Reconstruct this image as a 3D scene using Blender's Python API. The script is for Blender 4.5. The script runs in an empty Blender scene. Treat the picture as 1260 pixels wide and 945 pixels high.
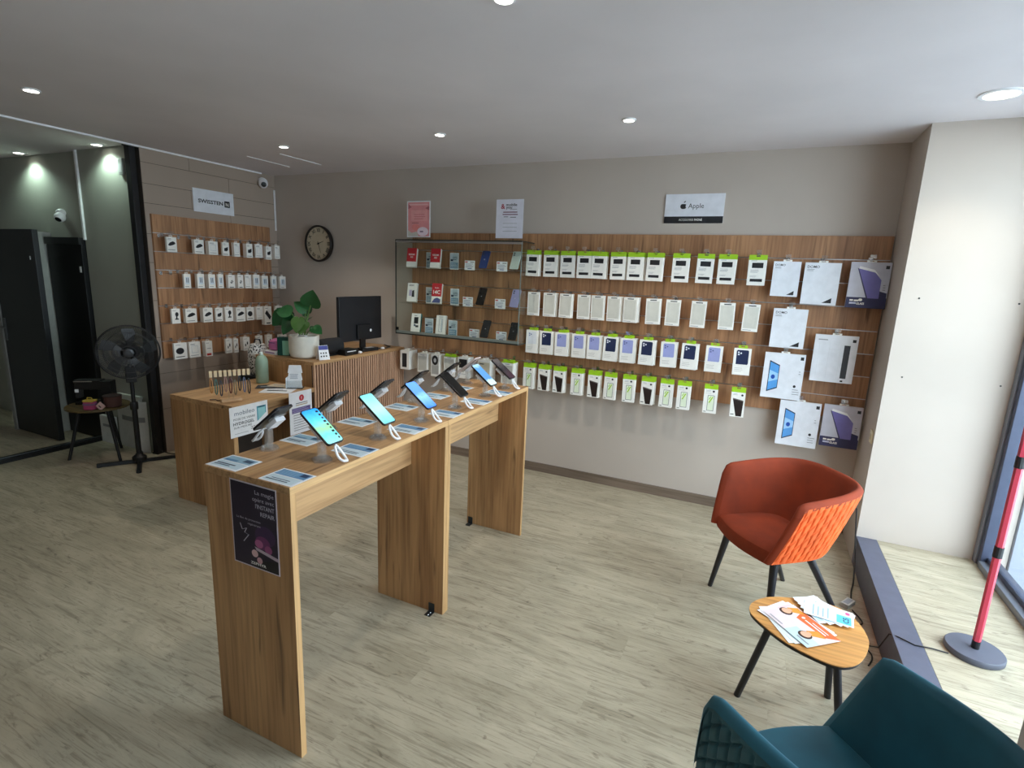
import bpy, bmesh, math, random
from mathutils import Vector, Matrix
random.seed(7)
SC = bpy.context.scene
COL = SC.collection
R = math.radians

# ---------------------------------------------------------------- camera, sky, exposure
YAW, PITCH, ROLL, FPX = -0.4293, -0.2018, 0.0419, 655.5
_f = Vector((math.sin(YAW) * math.cos(PITCH), math.cos(YAW) * math.cos(PITCH), math.sin(PITCH)))
_r = Vector((math.cos(YAW), -math.sin(YAW), 0))
_u = _r.cross(_f)
_r2 = _r * math.cos(ROLL) + _u * math.sin(ROLL)
_u2 = -_r * math.sin(ROLL) + _u * math.cos(ROLL)
cam_d = bpy.data.cameras.new('camera')
cam = bpy.data.objects.new('camera', cam_d)
COL.objects.link(cam)
cam.matrix_world = Matrix(((_r2.x, _u2.x, -_f.x, 0), (_r2.y, _u2.y, -_f.y, 0), (_r2.z, _u2.z, -_f.z, 1.6), (0, 0, 0, 1)))
cam_d.sensor_width = 36
cam_d.lens = FPX / 1260 * 36
cam_d.clip_start = 0.02
SC.camera = cam

world = bpy.data.worlds.new('overcast_sky')
SC.world = world
world.use_nodes = True
bg = world.node_tree.nodes['Background']
bg.inputs[0].default_value = (0.72, 0.86, 1.0, 1)
bg.inputs[1].default_value = 9.5
SC.view_settings.view_transform = 'Standard'
SC.view_settings.look = 'None'
SC.view_settings.gamma = 1
SC.view_settings.use_curve_mapping = False
SC.view_settings.exposure = 0.1
SC.cycles.transparent_max_bounces = 48
SC.cycles.max_bounces = 14
SC.cycles.diffuse_bounces = 6

# room numbers (metres): back wall, left wall, pillar, storefront, ceiling
YB, XL, XR, XW, ZC, YP, ZK = 3.954, -4.434, 0.67, 1.245, 2.445, 3.54, 0.166
YREAR, XFAR = -1.6, -7.2
YN0, YN1 = 1.09, 1.487      # pillar beside the camera
YD0 = .1                   # edge of the unseen entrance, placed to tune the fill light


def portal(y0, y1, z0, z1):
    l = bpy.data.lights.new('window_portal', 'AREA')
    l.shape = 'RECTANGLE'
    l.size, l.size_y = y1 - y0, z1 - z0
    l.cycles.is_portal = True
    o = bpy.data.objects.new('window_portal', l)
    COL.objects.link(o)
    o.location = (XW + 0.06, (y0 + y1) / 2, (z0 + z1) / 2)
    o.rotation_euler = Vector((-1, 0, 0)).to_track_quat('-Z', 'Y').to_euler()


portal(YN1, YP, ZK, 2.40)
portal(YD0, YN0, 0.0, 2.40)


# ---------------------------------------------------------------- materials
def lin(c):
    return tuple((x / 255 / 12.92 if x / 255 <= 0.04045 else ((x / 255 + 0.055) / 1.055) ** 2.4) for x in c)


MATS = {}


def new_mat(name):
    m = bpy.data.materials.new(name)
    m.use_nodes = True
    return m, m.node_tree.nodes, m.node_tree.links, m.node_tree.nodes['Principled BSDF']


def col(rgb, rough=0.5, metal=0.0, emit=0.0, spec=0.5, noise=0.06):
    """plain paint/plastic/paper with a faint procedural mottling"""
    key = (rgb, rough, metal, emit, spec, noise)
    if key in MATS:
        return MATS[key]
    m, N, L, p = new_mat('paint_%02x%02x%02x' % rgb)
    c = lin(rgb)
    p.inputs['Roughness'].default_value = rough
    p.inputs['Metallic'].default_value = metal
    p.inputs['Specular IOR Level'].default_value = spec
    if emit:
        p.inputs['Base Color'].default_value = (*[x * .3 for x in c], 1)
        p.inputs['Emission Color'].default_value = (*c, 1)
        p.inputs['Emission Strength'].default_value = emit
    elif noise:
        t = N.new('ShaderNodeTexCoord')
        n = N.new('ShaderNodeTexNoise')
        n.inputs['Scale'].default_value = 18
        n.inputs['Detail'].default_value = 3
        r = N.new('ShaderNodeValToRGB')
        r.color_ramp.elements[0].position = .3
        r.color_ramp.elements[1].position = .7
        r.color_ramp.elements[0].color = (*[x * (1 - noise) for x in c], 1)
        r.color_ramp.elements[1].color = (*[min(1, x * (1 + noise)) for x in c], 1)
        L.new(t.outputs['Object'], n.inputs['Vector'])
        L.new(n.outputs['Fac'], r.inputs['Fac'])
        L.new(r.outputs['Color'], p.inputs['Base Color'])
    else:
        p.inputs['Base Color'].default_value = (*c, 1)
    MATS[key] = m
    return m


def wood(name, a, b, dark, axis='z', rough=0.5, scale=1.0):
    """oak decor board: long streaks along one axis, a few dark cracks"""
    if name in MATS:
        return MATS[name]
    m, N, L, p = new_mat(name)
    t = N.new('ShaderNodeTexCoord')
    oi = N.new('ShaderNodeObjectInfo')
    off = N.new('ShaderNodeVectorMath'); off.operation = 'SCALE'
    off.inputs[0].default_value = (13.1, 7.7, 5.3)
    L.new(oi.outputs['Random'], off.inputs['Scale'])
    add = N.new('ShaderNodeVectorMath'); add.operation = 'ADD'
    L.new(t.outputs['Object'], add.inputs[0]); L.new(off.outputs[0], add.inputs[1])
    big = {'x': (0.9, 9, 9), 'y': (9, 0.9, 9), 'z': (9, 9, 0.9)}[axis]
    fine = {'x': (2.5, 70, 70), 'y': (70, 2.5, 70), 'z': (70, 70, 2.5)}[axis]

    def nz(vec, sc, det, dist=0.0):
        mp = N.new('ShaderNodeMapping')
        mp.inputs['Scale'].default_value = tuple(v * scale for v in vec)
        n = N.new('ShaderNodeTexNoise')
        n.inputs['Scale'].default_value = sc
        n.inputs['Detail'].default_value = det
        n.inputs['Distortion'].default_value = dist
        L.new(add.outputs[0], mp.inputs[0]); L.new(mp.outputs[0], n.inputs['Vector'])
        return n
    n1 = nz(big, 1.0, 4, .6)
    n2 = nz(fine, 1.0, 3)
    n3 = nz(tuple(v * 1.6 for v in big), 1.6, 2, .3)
    r1 = N.new('ShaderNodeValToRGB')
    r1.color_ramp.elements[0].position = .3; r1.color_ramp.elements[0].color = (*lin(b), 1)
    r1.color_ramp.elements[1].position = .7; r1.color_ramp.elements[1].color = (*lin(a), 1)
    L.new(n1.outputs['Fac'], r1.inputs['Fac'])
    r2 = N.new('ShaderNodeValToRGB')
    r2.color_ramp.elements[0].position = .30; r2.color_ramp.elements[0].color = (.58, .55, .52, 1)
    r2.color_ramp.elements[1].position = .56; r2.color_ramp.elements[1].color = (1, 1, 1, 1)
    L.new(n2.outputs['Fac'], r2.inputs['Fac'])
    mul = N.new('ShaderNodeMix'); mul.data_type = 'RGBA'; mul.blend_type = 'MULTIPLY'
    mul.inputs[0].default_value = .8
    L.new(r1.outputs[0], mul.inputs[6]); L.new(r2.outputs[0], mul.inputs[7])
    r3 = N.new('ShaderNodeValToRGB')
    r3.color_ramp.elements[0].position = .64; r3.color_ramp.elements[0].color = (0, 0, 0, 1)
    r3.color_ramp.elements[1].position = .74; r3.color_ramp.elements[1].color = (.75, .75, .75, 1)
    L.new(n3.outputs['Fac'], r3.inputs['Fac'])
    mx = N.new('ShaderNodeMix'); mx.data_type = 'RGBA'
    mx.inputs[7].default_value = (*lin(dark), 1)
    L.new(r3.outputs[0], mx.inputs[0]); L.new(mul.outputs[2], mx.inputs[6])
    L.new(mx.outputs[2], p.inputs['Base Color'])
    bp = N.new('ShaderNodeBump'); bp.inputs['Strength'].default_value = .08; bp.inputs['Distance'].default_value = .002
    L.new(n2.outputs['Fac'], bp.inputs['Height']); L.new(bp.outputs[0], p.inputs['Normal'])
    p.inputs['Roughness'].default_value = rough
    MATS[name] = m
    return m


def plaster(name, rgb, rough=0.85, bump=.15):
    if name in MATS:
        return MATS[name]
    m, N, L, p = new_mat(name)
    t = N.new('ShaderNodeTexCoord')
    n = N.new('ShaderNodeTexNoise'); n.inputs['Scale'].default_value = 1.3; n.inputs['Detail'].default_value = 5
    n2 = N.new('ShaderNodeTexNoise'); n2.inputs['Scale'].default_value = 140; n2.inputs['Detail'].default_value = 2
    L.new(t.outputs['Object'], n.inputs['Vector']); L.new(t.outputs['Object'], n2.inputs['Vector'])
    c = lin(rgb)
    r = N.new('ShaderNodeValToRGB')
    r.color_ramp.elements[0].color = (*[x * .95 for x in c], 1); r.color_ramp.elements[0].position = .35
    r.color_ramp.elements[1].color = (*[min(1, x * 1.05) for x in c], 1); r.color_ramp.elements[1].position = .65
    L.new(n.outputs['Fac'], r.inputs['Fac']); L.new(r.outputs[0], p.inputs['Base Color'])
    b = N.new('ShaderNodeBump'); b.inputs['Strength'].default_value = bump; b.inputs['Distance'].default_value = .001
    L.new(n2.outputs['Fac'], b.inputs['Height']); L.new(b.outputs[0], p.inputs['Normal'])
    p.inputs['Roughness'].default_value = rough
    MATS[name] = m
    return m


def glass(name, tint=(0.93, 0.97, 0.95), refl=0.10, rough=0.02, milk=0.0):
    """thin clear sheet: transparent with a fresnel reflection"""
    if name in MATS:
        return MATS[name]
    m = bpy.data.materials.new(name); m.use_nodes = True
    N, L = m.node_tree.nodes, m.node_tree.links
    N.clear()
    o = N.new('ShaderNodeOutputMaterial'); mx = N.new('ShaderNodeMixShader')
    tr = N.new('ShaderNodeBsdfTransparent'); gl = N.new('ShaderNodeBsdfGlossy')
    tr.inputs[0].default_value = (*tint, 1)
    gl.inputs['Roughness'].default_value = rough
    fr = N.new('ShaderNodeLayerWeight'); fr.inputs['Blend'].default_value = .5
    pw_ = N.new('ShaderNodeMath'); pw_.operation = 'POWER'; pw_.inputs[1].default_value = 4
    ad = N.new('ShaderNodeMath'); ad.operation = 'MULTIPLY_ADD'
    ad.inputs[1].default_value = .6; ad.inputs[2].default_value = refl * .2
    L.new(fr.outputs['Facing'], pw_.inputs[0]); L.new(pw_.outputs[0], ad.inputs[0]); L.new(ad.outputs[0], mx.inputs[0])
    if milk:
        df = N.new('ShaderNodeBsdfDiffuse'); df.inputs[0].default_value = (.9, .92, .92, 1)
        m2 = N.new('ShaderNodeMixShader'); m2.inputs[0].default_value = milk
        L.new(tr.outputs[0], m2.inputs[1]); L.new(df.outputs[0], m2.inputs[2]); L.new(m2.outputs[0], mx.inputs[1])
    else:
        L.new(tr.outputs[0], mx.inputs[1])
    L.new(gl.outputs[0], mx.inputs[2]); L.new(mx.outputs[0], o.inputs[0])
    MATS[name] = m
    return m


def velvet(name, rgb, rough=.8, sheen=.22):
    m, N, L, p = new_mat(name)
    t = N.new('ShaderNodeTexCoord')
    n = N.new('ShaderNodeTexNoise'); n.inputs['Scale'].default_value = 9; n.inputs['Detail'].default_value = 4
    n2 = N.new('ShaderNodeTexNoise'); n2.inputs['Scale'].default_value = 500
    L.new(t.outputs['Object'], n.inputs['Vector']); L.new(t.outputs['Object'], n2.inputs['Vector'])
    c = lin(rgb)
    r = N.new('ShaderNodeValToRGB')
    r.color_ramp.elements[0].color = (*[x * .82 for x in c], 1); r.color_ramp.elements[0].position = .3
    r.color_ramp.elements[1].color = (*[min(1, x * 1.12) for x in c], 1); r.color_ramp.elements[1].position = .7
    L.new(n.outputs['Fac'], r.inputs['Fac']); L.new(r.outputs[0], p.inputs['Base Color'])
    b = N.new('ShaderNodeBump'); b.inputs['Strength'].default_value = .1; b.inputs['Distance'].default_value = .0006
    L.new(n2.outputs['Fac'], b.inputs['Height']); L.new(b.outputs[0], p.inputs['Normal'])
    p.inputs['Roughness'].default_value = rough
    p.inputs['Sheen Weight'].default_value = sheen
    p.inputs['Sheen Roughness'].default_value = .35
    p.inputs['Sheen Tint'].default_value = (*[min(1, x * 1.6 + .1) for x in c], 1)
    return m


def floor_mat():
    m, N, L, p = new_mat('weathered_plank_vinyl')
    t = N.new('ShaderNodeTexCoord'); oi = N.new('ShaderNodeObjectInfo')
    off = N.new('ShaderNodeVectorMath'); off.operation = 'SCALE'; off.inputs[0].default_value = (31, 17, 0)
    L.new(oi.outputs['Random'], off.inputs['Scale'])
    add = N.new('ShaderNodeVectorMath'); add.operation = 'ADD'
    L.new(t.outputs['Object'], add.inputs[0]); L.new(off.outputs[0], add.inputs[1])

    def nz(sc3, det, dist=0.):
        mp = N.new('ShaderNodeMapping'); mp.inputs['Scale'].default_value = sc3
        n = N.new('ShaderNodeTexNoise'); n.inputs['Scale'].default_value = 1; n.inputs['Detail'].default_value = det
        n.inputs['Distortion'].default_value = dist
        n.inputs['Roughness'].default_value = .62
        L.new(add.outputs[0], mp.inputs[0]); L.new(mp.outputs[0], n.inputs['Vector'])
        return n

    def ramp(src, p0, c0, p1, c1):
        r = N.new('ShaderNodeValToRGB')
        r.color_ramp.elements[0].position = p0; r.color_ramp.elements[0].color = (*c0, 1)
        r.color_ramp.elements[1].position = p1; r.color_ramp.elements[1].color = (*c1, 1)
        L.new(src.outputs['Fac'], r.inputs['Fac'])
        return r
    n1 = nz((1.3, 5, 1), 6, 1.6)
    n2 = nz((3, 42, 1), 8, 2.2)
    n3 = nz((8, 20, 1), 4, 1.8)
    n4 = nz((6, 130, 1), 4, 3.0)
    r4 = ramp(n4, .30, (.40, .37, .34), .37, (1, 1, 1))
    r1 = ramp(n1, .3, lin((156, 146, 124)), .72, lin((191, 180, 157)))
    r2 = ramp(n2, .36, (.45, .43, .40), .50, (1, 1, 1))
    r3 = ramp(n3, .60, (1, 1, 1), .72, (.38, .35, .32))
    mul = N.new('ShaderNodeMix'); mul.data_type = 'RGBA'; mul.blend_type = 'MULTIPLY'; mul.inputs[0].default_value = .6
    L.new(r1.outputs[0], mul.inputs[6]); L.new(r2.outputs[0], mul.inputs[7])
    mul2 = N.new('ShaderNodeMix'); mul2.data_type = 'RGBA'; mul2.blend_type = 'MULTIPLY'; mul2.inputs[0].default_value = .7
    L.new(mul.outputs[2], mul2.inputs[6]); L.new(r3.outputs[0], mul2.inputs[7])
    mul3 = N.new('ShaderNodeMix'); mul3.data_type = 'RGBA'; mul3.blend_type = 'MULTIPLY'; mul3.inputs[0].default_value = .8
    L.new(mul2.outputs[2], mul3.inputs[6]); L.new(r4.outputs[0], mul3.inputs[7])
    L.new(mul3.outputs[2], p.inputs['Base Color'])
    b = N.new('ShaderNodeBump'); b.inputs['Strength'].default_value = .25; b.inputs['Distance'].default_value = .0015
    L.new(n2.outputs['Fac'], b.inputs['Height']); L.new(b.outputs[0], p.inputs['Normal'])
    p.inputs['Roughness'].default_value = .42
    p.inputs['Specular IOR Level'].default_value = .45
    return m


def screen_mat(name, stops, emit=1.0, axis=1, span=.08):
    """lit phone display: colour ramp along the phone"""
    m, N, L, p = new_mat(name)
    t = N.new('ShaderNodeTexCoord'); s = N.new('ShaderNodeSeparateXYZ')
    L.new(t.outputs['Object'], s.inputs[0])
    n = N.new('ShaderNodeTexNoise'); n.inputs['Scale'].default_value = 30
    L.new(t.outputs['Object'], n.inputs['Vector'])
    mr = N.new('ShaderNodeMapRange')
    mr.inputs['From Min'].default_value = -span; mr.inputs['From Max'].default_value = span
    L.new(s.outputs[axis], mr.inputs['Value'])
    ma = N.new('ShaderNodeMath'); ma.operation = 'MULTIPLY_ADD'; ma.inputs[1].default_value = .25
    L.new(n.outputs['Fac'], ma.inputs[0]); L.new(mr.outputs[0], ma.inputs[2])
    sb = N.new('ShaderNodeMath'); sb.operation = 'SUBTRACT'; sb.inputs[1].default_value = .12
    L.new(ma.outputs[0], sb.inputs[0])
    r = N.new('ShaderNodeValToRGB')
    while len(r.color_ramp.elements) < len(stops):
        r.color_ramp.elements.new(.5)
    for e, (po, c) in zip(r.color_ramp.elements, stops):
        e.position = po; e.color = (*lin(c), 1)
    L.new(sb.outputs[0], r.inputs['Fac'])
    L.new(r.outputs[0], p.inputs['Base Color'])
    p.inputs['Roughness'].default_value = .15
    if emit:
        L.new(r.outputs[0], p.inputs['Emission Color']); p.inputs['Emission Strength'].default_value = emit
    return m


WALL = plaster('taupe_wall_paint', (189, 177, 166))
CEIL = plaster('ceiling_paint', (222, 215, 217))
OAK_Z = wood('oak_upright', (204, 158, 108), (162, 118, 76), (84, 58, 36), 'z')
OAK_Y = wood('oak_lengthwise', (204, 162, 114), (168, 126, 84), (96, 66, 42), 'y')
OAK_X = wood('oak_crosswise', (190, 142, 96), (158, 112, 72), (90, 62, 40), 'x')
OAK_EDGE = wood('oak_edge_band', (214, 172, 120), (192, 148, 98), (150, 110, 70), 'z')
PANEL = wood('slatwall_oak', (190, 142, 102), (150, 106, 74), (92, 62, 42), 'z')
SLAT = wood('counter_slat_oak', (216, 172, 140), (184, 142, 114), (110, 78, 56), 'z')
TOPOAK = wood('coffee_table_oak', (216, 160, 92), (200, 140, 74), (160, 105, 60), 'x')
SKIRT = wood('skirting_grey_oak', (140, 122, 106), (112, 97, 84), (80, 68, 58), 'x')
FLOOR = floor_mat()
WHITE = col((238, 238, 240), .45)
CARD = col((242, 239, 232), .6)
PAPER = col((236, 240, 244), .7)
BLACK = col((18, 18, 20), .4)
BLACKM = col((24, 24, 26), .55)
INK = col((28, 28, 32), .6)
GREYT = col((150, 152, 156), .6)
GREEN = col((164, 206, 40), .45)
CHROME = col((205, 205, 208), .22, 1.0, noise=0)
ALU = col((200, 200, 202), .35, 1.0, noise=0)
ANTHRA = col((86, 88, 104), .5)
CLEAR = glass('clear_acrylic', (.95, .97, .97), .3, .03)
CLEARB = glass('acrylic_block', (.985, .99, .99), .6, .04, .055)
GLASS = glass('cabinet_glass', (.965, .985, .975), .12)
WINGLASS = glass('storefront_glass', (.97, .99, .98), .08)
LAMPEMIT = col((255, 252, 240), .3, emit=14.0)
LAMPWARM = col((255, 246, 214), .3, emit=9.0)


# ---------------------------------------------------------------- geometry helpers
class MB:
    def __init__(s):
        s.v, s.f, s.m = [], [], []

    def add(s, vs, fs, m=0):
        o = len(s.v)
        s.v += [tuple(p) for p in vs]
        s.f += [tuple(i + o for i in f) for f in fs]
        s.m += [m] * len(fs)
        return s

    def box(s, x0, x1, y0, y1, z0, z1, m=0):
        vs = [(x0, y0, z0), (x1, y0, z0), (x1, y1, z0), (x0, y1, z0), (x0, y0, z1), (x1, y0, z1), (x1, y1, z1), (x0, y1, z1)]
        return s.add(vs, [(3, 2, 1, 0), (4, 5, 6, 7), (0, 1, 5, 4), (1, 2, 6, 5), (2, 3, 7, 6), (3, 0, 4, 7)], m)

    def quad(s, pts, m=0):
        return s.add(pts, [tuple(range(len(pts)))], m)

    def cyl(s, p0, p1, r0, r1=None, n=14, m=0):
        p0, p1 = Vector(p0), Vector(p1)
        r1 = r0 if r1 is None else r1
        d = (p1 - p0).normalized()
        a = d.orthogonal().normalized(); b = d.cross(a)
        vs = []
        for p, r in ((p0, r0), (p1, r1)):
            for i in range(n):
                t = 2 * math.pi * i / n
                vs.append(p + a * (r * math.cos(t)) + b * (r * math.sin(t)))
        fs = [(i, (i + 1) % n, n + (i + 1) % n, n + i) for i in range(n)]
        fs += [tuple(range(n - 1, -1, -1)), tuple(range(n, 2 * n))]
        return s.add(vs, fs, m)

    def tube(s, pts, r, n=7, closed=False, m=0):
        pts = [Vector(p) for p in pts]
        k = len(pts)
        vs = []
        up = None
        for i, p in enumerate(pts):
            a = pts[(i - 1) % k] if (closed or i > 0) else p
            b = pts[(i + 1) % k] if (closed or i < k - 1) else p
            d = (b - a).normalized()
            if up is None:
                up = d.orthogonal().normalized()
            up = (up - d * up.dot(d)).normalized()
            w = d.cross(up)
            for j in range(n):
                t = 2 * math.pi * j / n
                vs.append(p + up * (r * math.cos(t)) + w * (r * math.sin(t)))
        fs = []
        for i in range(k if closed else k - 1):
            i2 = (i + 1) % k
            for j in range(n):
                fs.append((i * n + j, i * n + (j + 1) % n, i2 * n + (j + 1) % n, i2 * n + j))
        if not closed:
            fs += [tuple(range(n - 1, -1, -1)), tuple(range((k - 1) * n, k * n))]
        return s.add(vs, fs, m)

    def lathe(s, prof, n=24, c=(0, 0, 0), m=0, axis='z'):
        vs, fs = [], []
        for r, h in prof:
            for i in range(n):
                t = 2 * math.pi * i / n
                x, y = r * math.cos(t), r * math.sin(t)
                if axis == 'z':
                    vs.append((c[0] + x, c[1] + y, c[2] + h))
                elif axis == 'y':      # axis runs towards -y (wall things facing the room)
                    vs.append((c[0] + x, c[1] - h, c[2] + y))
        k = len(prof)
        for a in range(k - 1):
            for i in range(n):
                j = (i + 1) % n
                fs.append((a * n + i, a * n + j, (a + 1) * n + j, (a + 1) * n + i))
        fs += [tuple(range(n - 1, -1, -1)), tuple(range((k - 1) * n, k * n))]
        return s.add(vs, fs, m)

    def prism(s, poly, z0, z1, m=0, plane='xy'):
        n = len(poly)

        def mp(a, b, h):
            return (a, b, h) if plane == 'xy' else ((a, h, b) if plane == 'xz' else (h, a, b))
        vs = [mp(a, b, z0) for a, b in poly] + [mp(a, b, z1) for a, b in poly]
        fs = [tuple(range(n - 1, -1, -1)), tuple(range(n, 2 * n))]
        fs += [(i, (i + 1) % n, n + (i + 1) % n, n + i) for i in range(n)]
        return s.add(vs, fs, m)

    def build(s, name, mats, parent=None, loc=None, rot=None, smooth=False, bevel=0, fix=True):
        me = bpy.data.meshes.new(name)
        me.from_pydata(s.v, [], s.f)
        if not isinstance(mats, (list, tuple)):
            mats = [mats]
        for mt in mats:
            me.materials.append(mt)
        me.polygons.foreach_set('material_index', s.m)
        if bevel or fix:
            bm = bmesh.new(); bm.from_mesh(me)
            if bevel:
                bmesh.ops.remove_doubles(bm, verts=bm.verts, dist=1e-6)
                es = [e for e in bm.edges if len(e.link_faces) == 2 and e.calc_face_angle(0) > R(40)]
                bmesh.ops.bevel(bm, geom=es, offset=bevel, segments=2, affect='EDGES', profile=.6)
            if fix:
                bmesh.ops.recalc_face_normals(bm, faces=bm.faces)
            bm.to_mesh(me); bm.free()
        if smooth:
            me.shade_smooth()
            me.set_sharp_from_angle(angle=R(38))
        o = bpy.data.objects.new(name, me)
        COL.objects.link(o)
        if parent:
            o.parent = parent
        if loc is not None:
            o.location = loc
        if rot is not None:
            o.rotation_euler = rot
        return o


def tag(o, label=None, cat=None, group=None, kind=None):
    if label: o['label'] = label
    if cat: o['category'] = cat
    if group: o['group'] = group
    if kind: o['kind'] = kind
    return o


def thing(name, label, cat, loc=(0, 0, 0), rotz=0, group=None, rot=None):
    o = bpy.data.objects.new(name, None)
    o.empty_display_size = .05
    COL.objects.link(o)
    o.location = loc
    o.rotation_euler = rot if rot else (0, 0, rotz)
    return tag(o, label, cat, group)


def struct(o, label=None):
    return tag(o, label, None, None, 'structure')


def copy_tree(o, parent=None):
    c = o.copy()
    COL.objects.link(c)
    c.parent = parent
    for ch in o.children:
        copy_tree(ch, c)
    return c


def rrect(w, h, r, n=5, cx=0, cy=0):
    pts = []
    for sx, sy, a0 in ((1, 1, 0), (-1, 1, 90), (-1, -1, 180), (1, -1, 270)):
        for i in range(n + 1):
            t = R(a0 + 90 * i / n)
            pts.append((cx + sx * (w / 2 - r) + r * math.cos(t), cy + sy * (h / 2 - r) + r * math.sin(t)))
    return pts


def circle(cx, cz, rx, rz=None, n=20, a0=0, a1=360):
    rz = rx if rz is None else rz
    return [(cx + rx * math.cos(R(a0 + (a1 - a0) * i / n)), cz + rz * math.sin(R(a0 + (a1 - a0) * i / n))) for i in range(n)]


_TX = {}


def text_geo(txt, bold=0.0):
    if (txt, bold) in _TX:
        return _TX[(txt, bold)]
    cu = bpy.data.curves.new('t', 'FONT')
    cu.body = txt; cu.size = 1; cu.resolution_u = 2; cu.offset = bold
    cu.align_x = 'LEFT'
    ob = bpy.data.objects.new('t', cu)
    COL.objects.link(ob)
    dg = bpy.context.evaluated_depsgraph_get()
    me = bpy.data.meshes.new_from_object(ob.evaluated_get(dg))
    vs = [(v.co.x, v.co.y) for v in me.vertices]
    fs = [tuple(p.vertices) for p in me.polygons]
    COL.objects.unlink(ob)
    bpy.data.objects.remove(ob); bpy.data.curves.remove(cu); bpy.data.meshes.remove(me)
    _TX[(txt, bold)] = (vs, fs)
    return vs, fs


def mb_text(mb, txt, x, z, size, y=0, m=0, align='l', bold=0.0, width=None, plane='xz', flip=1):
    """lettering laid flat on a front face (x right, z up, facing -y)"""
    vs, fs = text_geo(txt, bold)
    if not vs:
        return
    x0 = min(v[0] for v in vs); x1 = max(v[0] for v in vs)
    sx = size
    if width:
        sx = width / (x1 - x0)
    w = (x1 - x0) * sx
    ox = x - (0 if align == 'l' else w / 2 if align == 'c' else w)
    if plane == 'xz':
        mb.add([(ox + (a - x0) * sx, y, z + b * size) for a, b in vs], fs, m)
    else:
        mb.add([(ox + (a - x0) * sx, z + b * size, y) for a, b in vs], fs, m)


class Print:
    """flat print on a front face at y = face; coordinates are fractions of the face (u right, v up)"""
    def __init__(s, w, h, y=-0.0004, x0=None, z0=0.0):
        s.w, s.h, s.y = w, h, y
        s.x0 = -w / 2 if x0 is None else x0
        s.z0 = z0
        s.mb, s.mats, s.k = MB(), [], 0

    def mi(s, mat):
        if mat not in s.mats:
            s.mats.append(mat)
        return s.mats.index(mat)

    def _y(s):
        s.k += 1
        return s.y - s.k * 0.00006

    def rect(s, u0, v0, u1, v1, mat):
        return s.poly([(u0, v0), (u1, v0), (u1, v1), (u0, v1)], mat)

    def poly(s, pts, mat):
        y = s._y()
        s.mb.quad([(s.x0 + u * s.w, y, s.z0 + v * s.h) for u, v in pts], s.mi(mat))
        return s

    def ell(s, u, v, ru, rv, mat, n=16, rot=0):
        c, q = math.cos(rot), math.sin(rot)
        pts = []
        for i in range(n):
            a = 2 * math.pi * i / n
            X, Z = ru * s.w * math.cos(a), rv * s.h * math.sin(a)
            pts.append((u + (X * c - Z * q) / s.w, v + (X * q + Z * c) / s.h))
        return s.poly(pts, mat)

    def frame(s, u0, v0, u1, v1, tu, mat):
        tv = tu * s.w / s.h
        s.rect(u0, v0, u1, v0 + tv, mat); s.rect(u0, v1 - tv, u1, v1, mat)
        s.rect(u0, v0, u0 + tu, v1, mat); s.rect(u1 - tu, v0, u1, v1, mat)
        return s

    def lines(s, u0, u1, vs, th, mat, jitter=.25):
        for v in vs:
            s.rect(u0, v, u1 - random.random() * jitter * (u1 - u0), v + th, mat)
        return s

    def text(s, txt, u, v, size, mat, align='l', bold=0.0, width=None):
        mb_text(s.mb, txt, s.x0 + u * s.w, s.z0 + v * s.h, size * s.h, s._y(), s.mi(mat), align, bold, width * s.w if width else None)
        return s

    def build(s, parent, name='print'):
        if s.mb.v:
            return s.mb.build(name, s.mats, parent, fix=False)


ORD = ['first', 'second', 'third', 'fourth', 'fifth', 'sixth', 'seventh', 'eighth', 'ninth', 'tenth', 'eleventh', 'twelfth', 'thirteenth']

# ================================================================ THE SETTING
# floor: planks laid along the long wall
fl = bpy.data.objects.new('floor', None); COL.objects.link(fl); struct(fl, 'pale weathered grey-beige wood plank floor of the shop')
MB().box(XFAR, XW - .02, YREAR, YB, -.06, -.0045).build('subfloor', col((110, 104, 92), .8), fl)
plank_me = {}
PW, PL = .182, 1.22


def plank(x0, x1, y0, y1, parent, z1=0.0):
    key = (round(x1 - x0, 3), round(y1 - y0, 3), parent.name)
    g = .00015
    if key not in plank_me:
        w, d = key[0] / 2 - g, key[1] / 2 - g
        o = MB().box(-w, w, -d, d, -.004, 0).build('plank', FLOOR, parent)
        plank_me[key] = o.data
    else:
        o = bpy.data.objects.new('plank', plank_me[key]); COL.objects.link(o); o.parent = parent
    o.location = ((x0 + x1) / 2, (y0 + y1) / 2, z1)


iy = 0
y = YREAR
while y < YB - .01:
    y2 = min(y + PW, YB)
    x = XFAR - (iy * .47 % 1.0) * PL
    lim = XR if True else XW
    while x < lim - .01:
        xa, xb = max(x, XFAR), min(x + PL, lim)
        if xb - xa > .02:
            plank(xa, xb, y, y2, fl)
        x += PL
    y = y2; iy += 1
# doorway bay beside the camera keeps the same floor level
y = YREAR
while y < YN0 - .01:
    y2 = min(y + PW, YN0)
    plank(XR, XW - .02, y, y2, fl)
    y = y2

# raised window platform
pf = bpy.data.objects.new('floor_platform', None); COL.objects.link(pf); struct(pf, 'low raised window platform with pale plank top')
MB().box(XR + .1, XW, YN1, YP, 0, ZK - .006).build('platform_base', col((90, 90, 92), .8), pf)
y = YN1
while y < YP - .01:
    y2 = min(y + PW, YP)
    plank(XR + .105, XW, y, y2, pf, ZK - .002)
    y = y2
kerb = MB().box(XR, XR + .103, YN1, YP, 0, ZK).build('platform_kerb', ANTHRA, pf, bevel=.002)
kerb['label'] = 'slate grey kerb board along the edge of the window platform'

# ceiling
ce = MB().box(XFAR, XW + .1, YREAR, YB + .1, ZC, ZC + .12).build('ceiling', CEIL)
struct(ce, 'flat matt ceiling with recessed downlights')

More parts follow.
